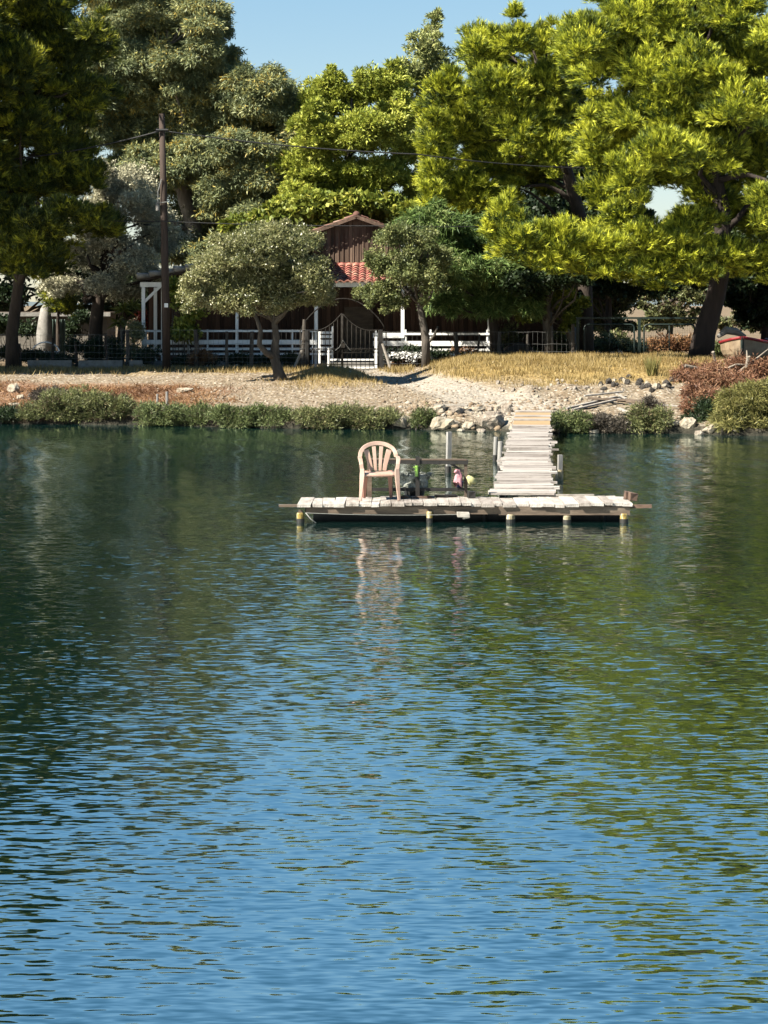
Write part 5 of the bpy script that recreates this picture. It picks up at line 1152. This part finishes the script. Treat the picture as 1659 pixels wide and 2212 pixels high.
# shore scrub: each bush on its own
def bush(name, label, L, D, mat, group, leaf=(.095, .022), per=210, rs=.22, style='fan', depth=.55, k=6, cover=1.1, stems=True):
    base = G(sum(l[0] for l in L) / len(L), D, 0.02)
    root = thing(name, label, 'bush', base, group)
    lb = [(tuple(P(x, y, D + dd)), (rx * D / FPX, depth, ry * D / FPX)) for x, y, rx, ry, dd in [(l + (0,))[:5] for l in L]]
    if stems:
        mb = MB()
        for c_, r_ in lb:
            for q in range(4):
                gx_ = c_[0] + rnd.uniform(-.6, .6) * r_[0]; gy_ = c_[1] + rnd.uniform(-.3, .3)
                mb.tube([(gx_, gy_, max(gz(gx_, gy_), -.1) - .05), (gx_ + rnd.uniform(-.1, .1), gy_, (c_[2] + gz(gx_, gy_)) / 2), (c_[0] + rnd.uniform(-.7, .7) * r_[0], c_[1], c_[2] + rnd.uniform(0, .6) * r_[2])], [.018, .013, .006], 5)
        if len(lb) > 1:
            mb.tube([(c_[0], c_[1], max(gz(c_[0], c_[1]), -.1) - .02) for c_, r_ in sorted(lb)], .03, 5)
        mb.build('stems', M['bark_grey'], root)
    crown('foliage', lb, mat, root, style, rs=rs, cover=cover, per_m2=per, length=leaf[0], width=leaf[1], k=k)
    return root
SG = 'scrub along the waterline'
def sdist(px): 
    x = px_x(px, 58); return float(shore_y(x))
bush('bush', 'dark corner scrub at the edge below the white boulders', [(-30, 896, 40, 26), (15, 898, 34, 20)], sdist(0) + 0.15, M['hedge'], SG)
bush('bush', 'tall mottled grey-green scrub overhanging dark water, highest on the reddish bank', [(70, 894, 32, 24), (115, 874, 40, 34), (165, 871, 42, 36), (215, 874, 42, 34), (262, 878, 40, 32), (150, 899, 50, 20), (230, 899, 60, 20)], sdist(160) + 0.45, M['scrub'], SG, depth=.8)
bush('bush', 'purplish grey dry scrub tuft behind the tall mottled scrub', [(88, 861, 24, 18), (120, 854, 18, 14)], sdist(90) + 1.75, M['scrubgrey'], SG)
bush('bush', 'fresh green low scrub around the two stakes', [(325, 894, 38, 26), (380, 894, 42, 26), (435, 896, 40, 26), (345, 911, 50, 14), (420, 912, 50, 14)], sdist(380) + 0.25, M['scrubgreen'], SG, depth=.7)
bush('bush', 'bright green low scrub under the olive tree', [(490, 896, 44, 28), (550, 896, 44, 28), (605, 901, 40, 26), (520, 914, 60, 14), (590, 916, 50, 14)], sdist(540) + 0.25, M['scrubgreen'], SG, depth=.7)
bush('bush', 'olive-green scrub at the mouth of the gravel path', [(665, 901, 40, 28), (725, 900, 44, 30), (785, 902, 42, 30), (840, 900, 34, 30), (700, 920, 60, 14), (800, 922, 60, 14)], sdist(750) + 0.25, M['scrub'], SG, depth=.7)
bush('bush', 'small green bush between pale slab and cream boulder', [(912, 902, 24, 24), (905, 916, 16, 16)], sdist(910) + 0.25, M['scrubgreen'], SG, depth=.4)
bush('bush', 'dense green scrub touching the jetty ramp', [(1215, 912, 34, 24), (1255, 914, 30, 26), (1240, 928, 40, 14)], sdist(1230) + 0.15, M['scrubgreen'], SG, depth=.55)
bush('bush', 'grey thorny scrub in front of the plank pile', [(1300, 914, 34, 24), (1340, 921, 30, 22), (1310, 931, 40, 14)], sdist(1310) + 0.35, M['scrubgrey'], SG, depth=.55)
bush('bush', 'tall green scrub between plank pile and white boulder', [(1385, 904, 36, 30), (1425, 910, 32, 32), (1400, 928, 50, 16), (1368, 920, 26, 22)], sdist(1400) + 0.45, M['scrub'], SG, depth=.6)
bush('bush', 'dry grey twiggy tuft topping the green scrub', [(1402, 872, 14, 18), (1412, 884, 16, 16)], sdist(1405) + 1.55, M['scrubgrey'], SG, depth=.3)
bush('bush', 'feathery olive-yellow bush under the boat at the shore', [(1580, 886, 34, 42), (1625, 868, 40, 52), (1670, 861, 50, 62), (1570, 918, 30, 22), (1640, 911, 50, 26), (1720, 876, 60, 62)], sdist(1610) + 0.75, M['scrubolive'], SG, leaf=(.15, .022), depth=.8)
bush('bush', 'grey-green scrub along the shore past the feathery bush', [(1800, 890, 50, 34), (1870, 895, 50, 30), (1940, 895, 50, 30)], sdist(1659) + .8, M['scrub'], SG, depth=.8)
bush('bush', 'dark scrub in the hollow beneath the rusty brush', [(1530, 886, 34, 26), (1560, 906, 40, 20), (1500, 911, 40, 16)], sdist(1530) + 1.35, M['hedge'], SG, depth=.5)

# rusty heap of dead pine boughs
hb_ = thing('brush_heap', 'heap of dead rust-red pine boughs with bare branches sticking out', 'brush heap', on_ground(1560, 850))
bl = []
for x, y, rx, ry in ((1500, 850, 30, 28), (1520, 822, 34, 28), (1500, 880, 28, 22), (1545, 805, 36, 22), (1580, 830, 40, 26), (1600, 795, 44, 20), (1640, 800, 44, 22), (1535, 860, 32, 26), (1620, 835, 40, 20), (1490, 800, 16, 14), (1650, 780, 40, 16), (1470, 812, 12, 10), (1700, 800, 50, 26)):
    p = on_ground(x, min(y + ry, 890)); D_ = p.y - .3; bl.append((tuple(P(x, y, D_)), (rx * D_ / FPX, .5, ry * D_ / FPX)))
crown('needles', bl, M['rust'], hb_, 'hang', rs=.30, cover=1.0, per_m2=150, length=.17, width=.022, k=8)
bb = MB()
for pts in (((1480, 790), (1530, 800), (1580, 822), (1625, 862)), ((1540, 760), (1548, 790), (1556, 808), (1545, 830)), ((1550, 805), (1590, 788), (1640, 790), (1680, 806)), ((1612, 795), (1614, 775), (1613, 757)), ((1630, 800), (1660, 812), (1700, 812)), ((1570, 815), (1590, 840), (1620, 855)), ((1600, 800), (1640, 770), (1665, 750)), ((1618, 770), (1622, 800), (1640, 830)), ((1520, 815), (1500, 850), (1490, 890))):
    q = []
    for k, (x, y) in enumerate(pts): q.append(P(x, y, 64.2 + .2 * k))
    bb.tube(q, [.05, .04, .03, .018][:len(q)] if len(q) == 4 else [.045, .03, .018], 6, noise=.1)
bb.build('branches', M['bark_pale'], hb_)

# plants of the garden strip
GS = 'shrubs of the garden'
D_ = 78.8
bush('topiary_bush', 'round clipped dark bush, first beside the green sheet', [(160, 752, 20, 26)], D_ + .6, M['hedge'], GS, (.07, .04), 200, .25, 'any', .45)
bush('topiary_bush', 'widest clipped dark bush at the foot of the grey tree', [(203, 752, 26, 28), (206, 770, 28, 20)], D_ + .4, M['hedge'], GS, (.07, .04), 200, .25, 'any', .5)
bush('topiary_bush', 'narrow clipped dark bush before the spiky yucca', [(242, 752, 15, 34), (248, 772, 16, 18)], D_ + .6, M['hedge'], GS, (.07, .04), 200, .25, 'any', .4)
bush('bush', 'dusty silver shrub against the porch end post', [(292, 725, 16, 36), (284, 760, 18, 22), (300, 770, 14, 18)], D_ + 1.2, M['olive'], GS, (.09, .04), 150, .25, 'any', .4)
bush('bush', 'dark weedy bush at the foot of the pole', [(325, 768, 22, 22), (312, 780, 22, 12)], D_ - .3, M['hedge'], GS, (.09, .05), 150, .25, 'any', .35)
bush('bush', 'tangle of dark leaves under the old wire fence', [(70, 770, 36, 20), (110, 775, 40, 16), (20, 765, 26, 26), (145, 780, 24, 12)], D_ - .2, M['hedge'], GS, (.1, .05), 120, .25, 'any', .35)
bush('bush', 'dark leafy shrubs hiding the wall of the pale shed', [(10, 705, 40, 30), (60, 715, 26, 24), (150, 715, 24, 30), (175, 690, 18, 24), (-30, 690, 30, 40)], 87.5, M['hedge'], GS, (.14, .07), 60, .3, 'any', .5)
bush('bush', 'sunlit leafy green shrub between pole and olive crown', [(395, 650, 24, 36), (380, 620, 18, 24), (415, 680, 22, 26), (400, 720, 20, 40)], 80.2, M['vine'], GS, (.16, .10), 50, .35, 'any', .5)
bush('bush', 'low dark plants along the railing behind the wire fence', [(390, 785, 26, 12), (450, 780, 36, 14), (520, 780, 36, 14), (580, 783, 30, 12), (630, 780, 26, 16)], D_ + .5, M['hedge'], GS, (.1, .05), 120, .22, 'any', .35)
bush('bush', 'dry brown weeds at the crooked fence post', [(440, 775, 26, 20), (420, 782, 20, 12)], D_ - .6, M['weeds'], GS, (.16, .03), 120, .22, 'fan', .3)
fbh = bush('flowering_bush', 'white flowering bush beside the iron gate post', [(850, 770, 24, 20), (890, 765, 30, 20), (930, 772, 30, 18), (970, 775, 30, 16), (1010, 776, 26, 14)], D_ - .3, M['hedge'], GS, (.1, .05), 120, .22, 'any', .35)
n_ = 220; pos = np.array([list(P(rnd.choice([845, 862, 888, 900, 912, 985, 1010, 868]) + rnd.gauss(0, 9), 762 + abs(rnd.gauss(0, 8)), D_ - .75 + rnd.uniform(-.1, .1))) for _ in range(n_)])
leaves('blossoms', np.repeat(pos, 4, 0), rdir(n_ * 4), .07, .06, R.uniform(0, 1, n_ * 4), M['petal'], fbh)
bush('bush', 'dark undergrowth in front of the willow', [(1000, 770, 40, 18), (1050, 775, 34, 14), (960, 782, 50, 10), (880, 785, 50, 10)], D_ + .3, M['weeds'], GS, (.14, .04), 90, .22, 'fan', .35)
bush('bush', 'dim green shrub behind the kennel', [(1100, 735, 30, 40), (1080, 760, 24, 30), (1150, 770, 30, 18), (1210, 740, 26, 36)], 83.0, M['scrub'], GS, (.12, .06), 60, .3, 'any', .5)
bush('bush', 'red-leaved shrub showing beyond the grey tree', [(316, 690, 16, 26), (306, 705, 12, 20)], 87, M['redleaf'], GS, (.16, .07), 70, .3, 'any', .5)
bush('bush', 'olive scrub seen through the first leaf of the mesh gate', [(1330, 740, 40, 36), (1290, 750, 26, 30), (1370, 755, 24, 24)], 92, M['scrub'], GS, (.16, .06), 45, .35, 'any', .8)
bush('bush', 'dry reddish scrub seen through the second leaf of the mesh gate', [(1440, 748, 40, 26), (1480, 752, 30, 24), (1410, 755, 26, 20)], 97, M['weeds'], GS, (.2, .05), 45, .35, 'fan', .8)
bush('bush', 'bright green shrub beside the boat stern', [(1550, 762, 14, 26)], 76.5, M['scrubgreen'], GS, (.12, .04), 100, .25, 'fan', .35)
yu = thing('yucca', 'tall spiky yellow-green yucca before the grey tree', 'plant', G(262, 81, .05), GS)
MB().tube([G(262, 81, .1), P(264, 720, 81), P(266, 690, 81)], [.09, .08, .07], 8, noise=.1).build('stem', M['bark_grey'], yu)
for nm, c_ in (('leaf_rosette', P(267, 672, 81)), ('leaf_rosette', P(258, 700, 80.9)), ('leaf_rosette', P(286, 664, 81.1))):
    n_ = 90; d_l = rdir(n_); d_l[:, 2] = np.abs(d_l[:, 2]) * .9 - .15
    leaves(nm, np.tile(np.array(c_), (n_, 1)), d_l, .48, .05, R.uniform(0, 1, n_), M['palm'], yu, droop=.25)
cy_ = thing('small_pine', 'soft green young pine crown over the green sheet', 'tree', G(125, 85, .05), 'trees beyond the garden')
MB().tube([G(125, 85, .1), P(125, 700, 85), P(128, 640, 85)], [.08, .07, .03], 8).build('trunk', M['bark'], cy_)
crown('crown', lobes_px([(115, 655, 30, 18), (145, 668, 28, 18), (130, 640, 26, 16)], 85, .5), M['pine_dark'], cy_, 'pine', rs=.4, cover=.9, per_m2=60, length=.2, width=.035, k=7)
# tall grass tuft on the crumbling edge
tf = on_ground(1408, 812); n_ = 260; d_l = rdir(n_) * np.array([.42, .42, .1]); d_l[:, 2] += 1
o = leaves('grass_tuft', np.tile(np.array(tf), (n_, 1)) + rdir(n_) * np.array([.12, .12, 0]), d_l, .55, .022, R.uniform(.1, 1, n_), M['scrubolive'], None, 'tri'); tag(o, 'tall dry grass tuft standing up on the crumbling edge before the mesh gate', 'grass tuft')

# ---------------------------------------------------------------- what nobody could count
def scatter(n, x0, x1, y0, y1, wfun):
    out = []
    while sum(len(o) for o in out) < n:
        x = R.uniform(x0, x1, n); y = R.uniform(y0, y1, n); k = R.uniform(0, 1, n) < wfun(x, y); out.append(np.stack([x[k], y[k]], 1))
    p = np.concatenate(out)[:n]; return np.concatenate([p, ground_z(p[:, 0], p[:, 1])[:, None]], 1)
p = scatter(36000, -4.5, 12.5, 61, 79, lambda x, y: grass_amount(x, y) * (.25 + .75 * sstep(-.5, .5, fbm(x, y, 2.2, 31) + (y - 65) * .25)))
d = rdir(len(p)) * np.array([.5, .5, .1]); d[:, 2] += 1
tag(leaves('dry_grass', p - [0, 0, .03], d, .17 * (1 + .35 * fbm(p[:, 0], p[:, 1], 2.6, 40)).clip(.35, 1.7), .024, np.clip(.5 + .22 * fbm(p[:, 0], p[:, 1], .8, 9) + .12 * fbm(p[:, 0], p[:, 1], 4, 12) + R.normal(0, .2, len(p)), 0, 1), M['straw'], None, 'tri'), kind='stuff')
p = scatter(9000, -15, 1, 72.5, 78.4, lambda x, y: (1 - path_mask(x, y)) * sstep(72.5, 77, y) * (.4 + .6 * (fbm(x, y, .9, 5) > 0)))
d = rdir(len(p)) * np.array([.6, .6, .1]); d[:, 2] += 1
tag(leaves('verge_grass', p - [0, 0, .02], d, .20, .028, R.uniform(0, 1, len(p)), M['straw'], None, 'tri'), kind='stuff')
p = scatter(9000, -15, -2.5, 60.5, 70, lambda x, y: (1 - sstep(-6.0, -3.5, x)) * (1 - sstep(5, 9, y - shore_y(x))) * (y - shore_y(x) > .8) * (.25 + .75 * (fbm(x, y, 1.1, 6) > -.1)))
d = rdir(len(p)) * np.array([1, 1, .25]); d[:, 2] += .45
tag(leaves('dry_weeds', p - [0, 0, .02], d, .24, .03, np.clip(.45 + .3 * fbm(p[:, 0], p[:, 1], 1.2, 8) + R.normal(0, .2, len(p)), 0, 1), M['weeds'], None, 'tri'), kind='stuff')
def stones(name, p, smin, smax, mat):
    n = len(p); ov = np.array([(1, 0, 0), (-1, 0, 0), (0, 1, 0), (0, -1, 0), (0, 0, 1), (0, 0, -1)], float)
    of = np.array([(0, 2, 4), (2, 1, 4), (1, 3, 4), (3, 0, 4), (2, 0, 5), (1, 2, 5), (3, 1, 5), (0, 3, 5)])
    s = smin + (smax - smin) * R.uniform(0, 1, n) ** 3
    v = ov[None] * R.uniform(.6, 1.2, (n, 6, 3)) + R.normal(0, .15, (n, 6, 3)); v[:, :, 2] *= .6
    a = R.uniform(0, 6.28, n); ca, sa = np.cos(a)[:, None], np.sin(a)[:, None]
    v = np.stack([v[:, :, 0] * ca - v[:, :, 1] * sa, v[:, :, 0] * sa + v[:, :, 1] * ca, v[:, :, 2]], -1)
    co = (v * s[:, None, None] + p[:, None, :]).reshape(-1, 3); f = (of[None] + 6 * np.arange(n)[:, None, None]).reshape(-1, 3)
    return tag(np_mesh(name, co, f, mat, tint=np.repeat(np.clip(R.normal(.5, .25, n), 0, 1), 6)), kind='stuff')
p = scatter(9000, -15, 14, 56, 77.5, lambda x, y: (y - shore_y(x) > .3) * (1 - .93 * grass_amount(x, y)) * (.35 + .65 * (fbm(x, y, .7, 14) > -.2)) * (1 - .6 * (x < -5.5)))
stones('pebbles', p, .015, .075, M['pebble'])
p = scatter(900, 0, 5.5, 56, 61, lambda x, y: (y - shore_y(x) > .1) * 1.0); stones('shore_pebbles', p, .03, .14, M['pebble'])
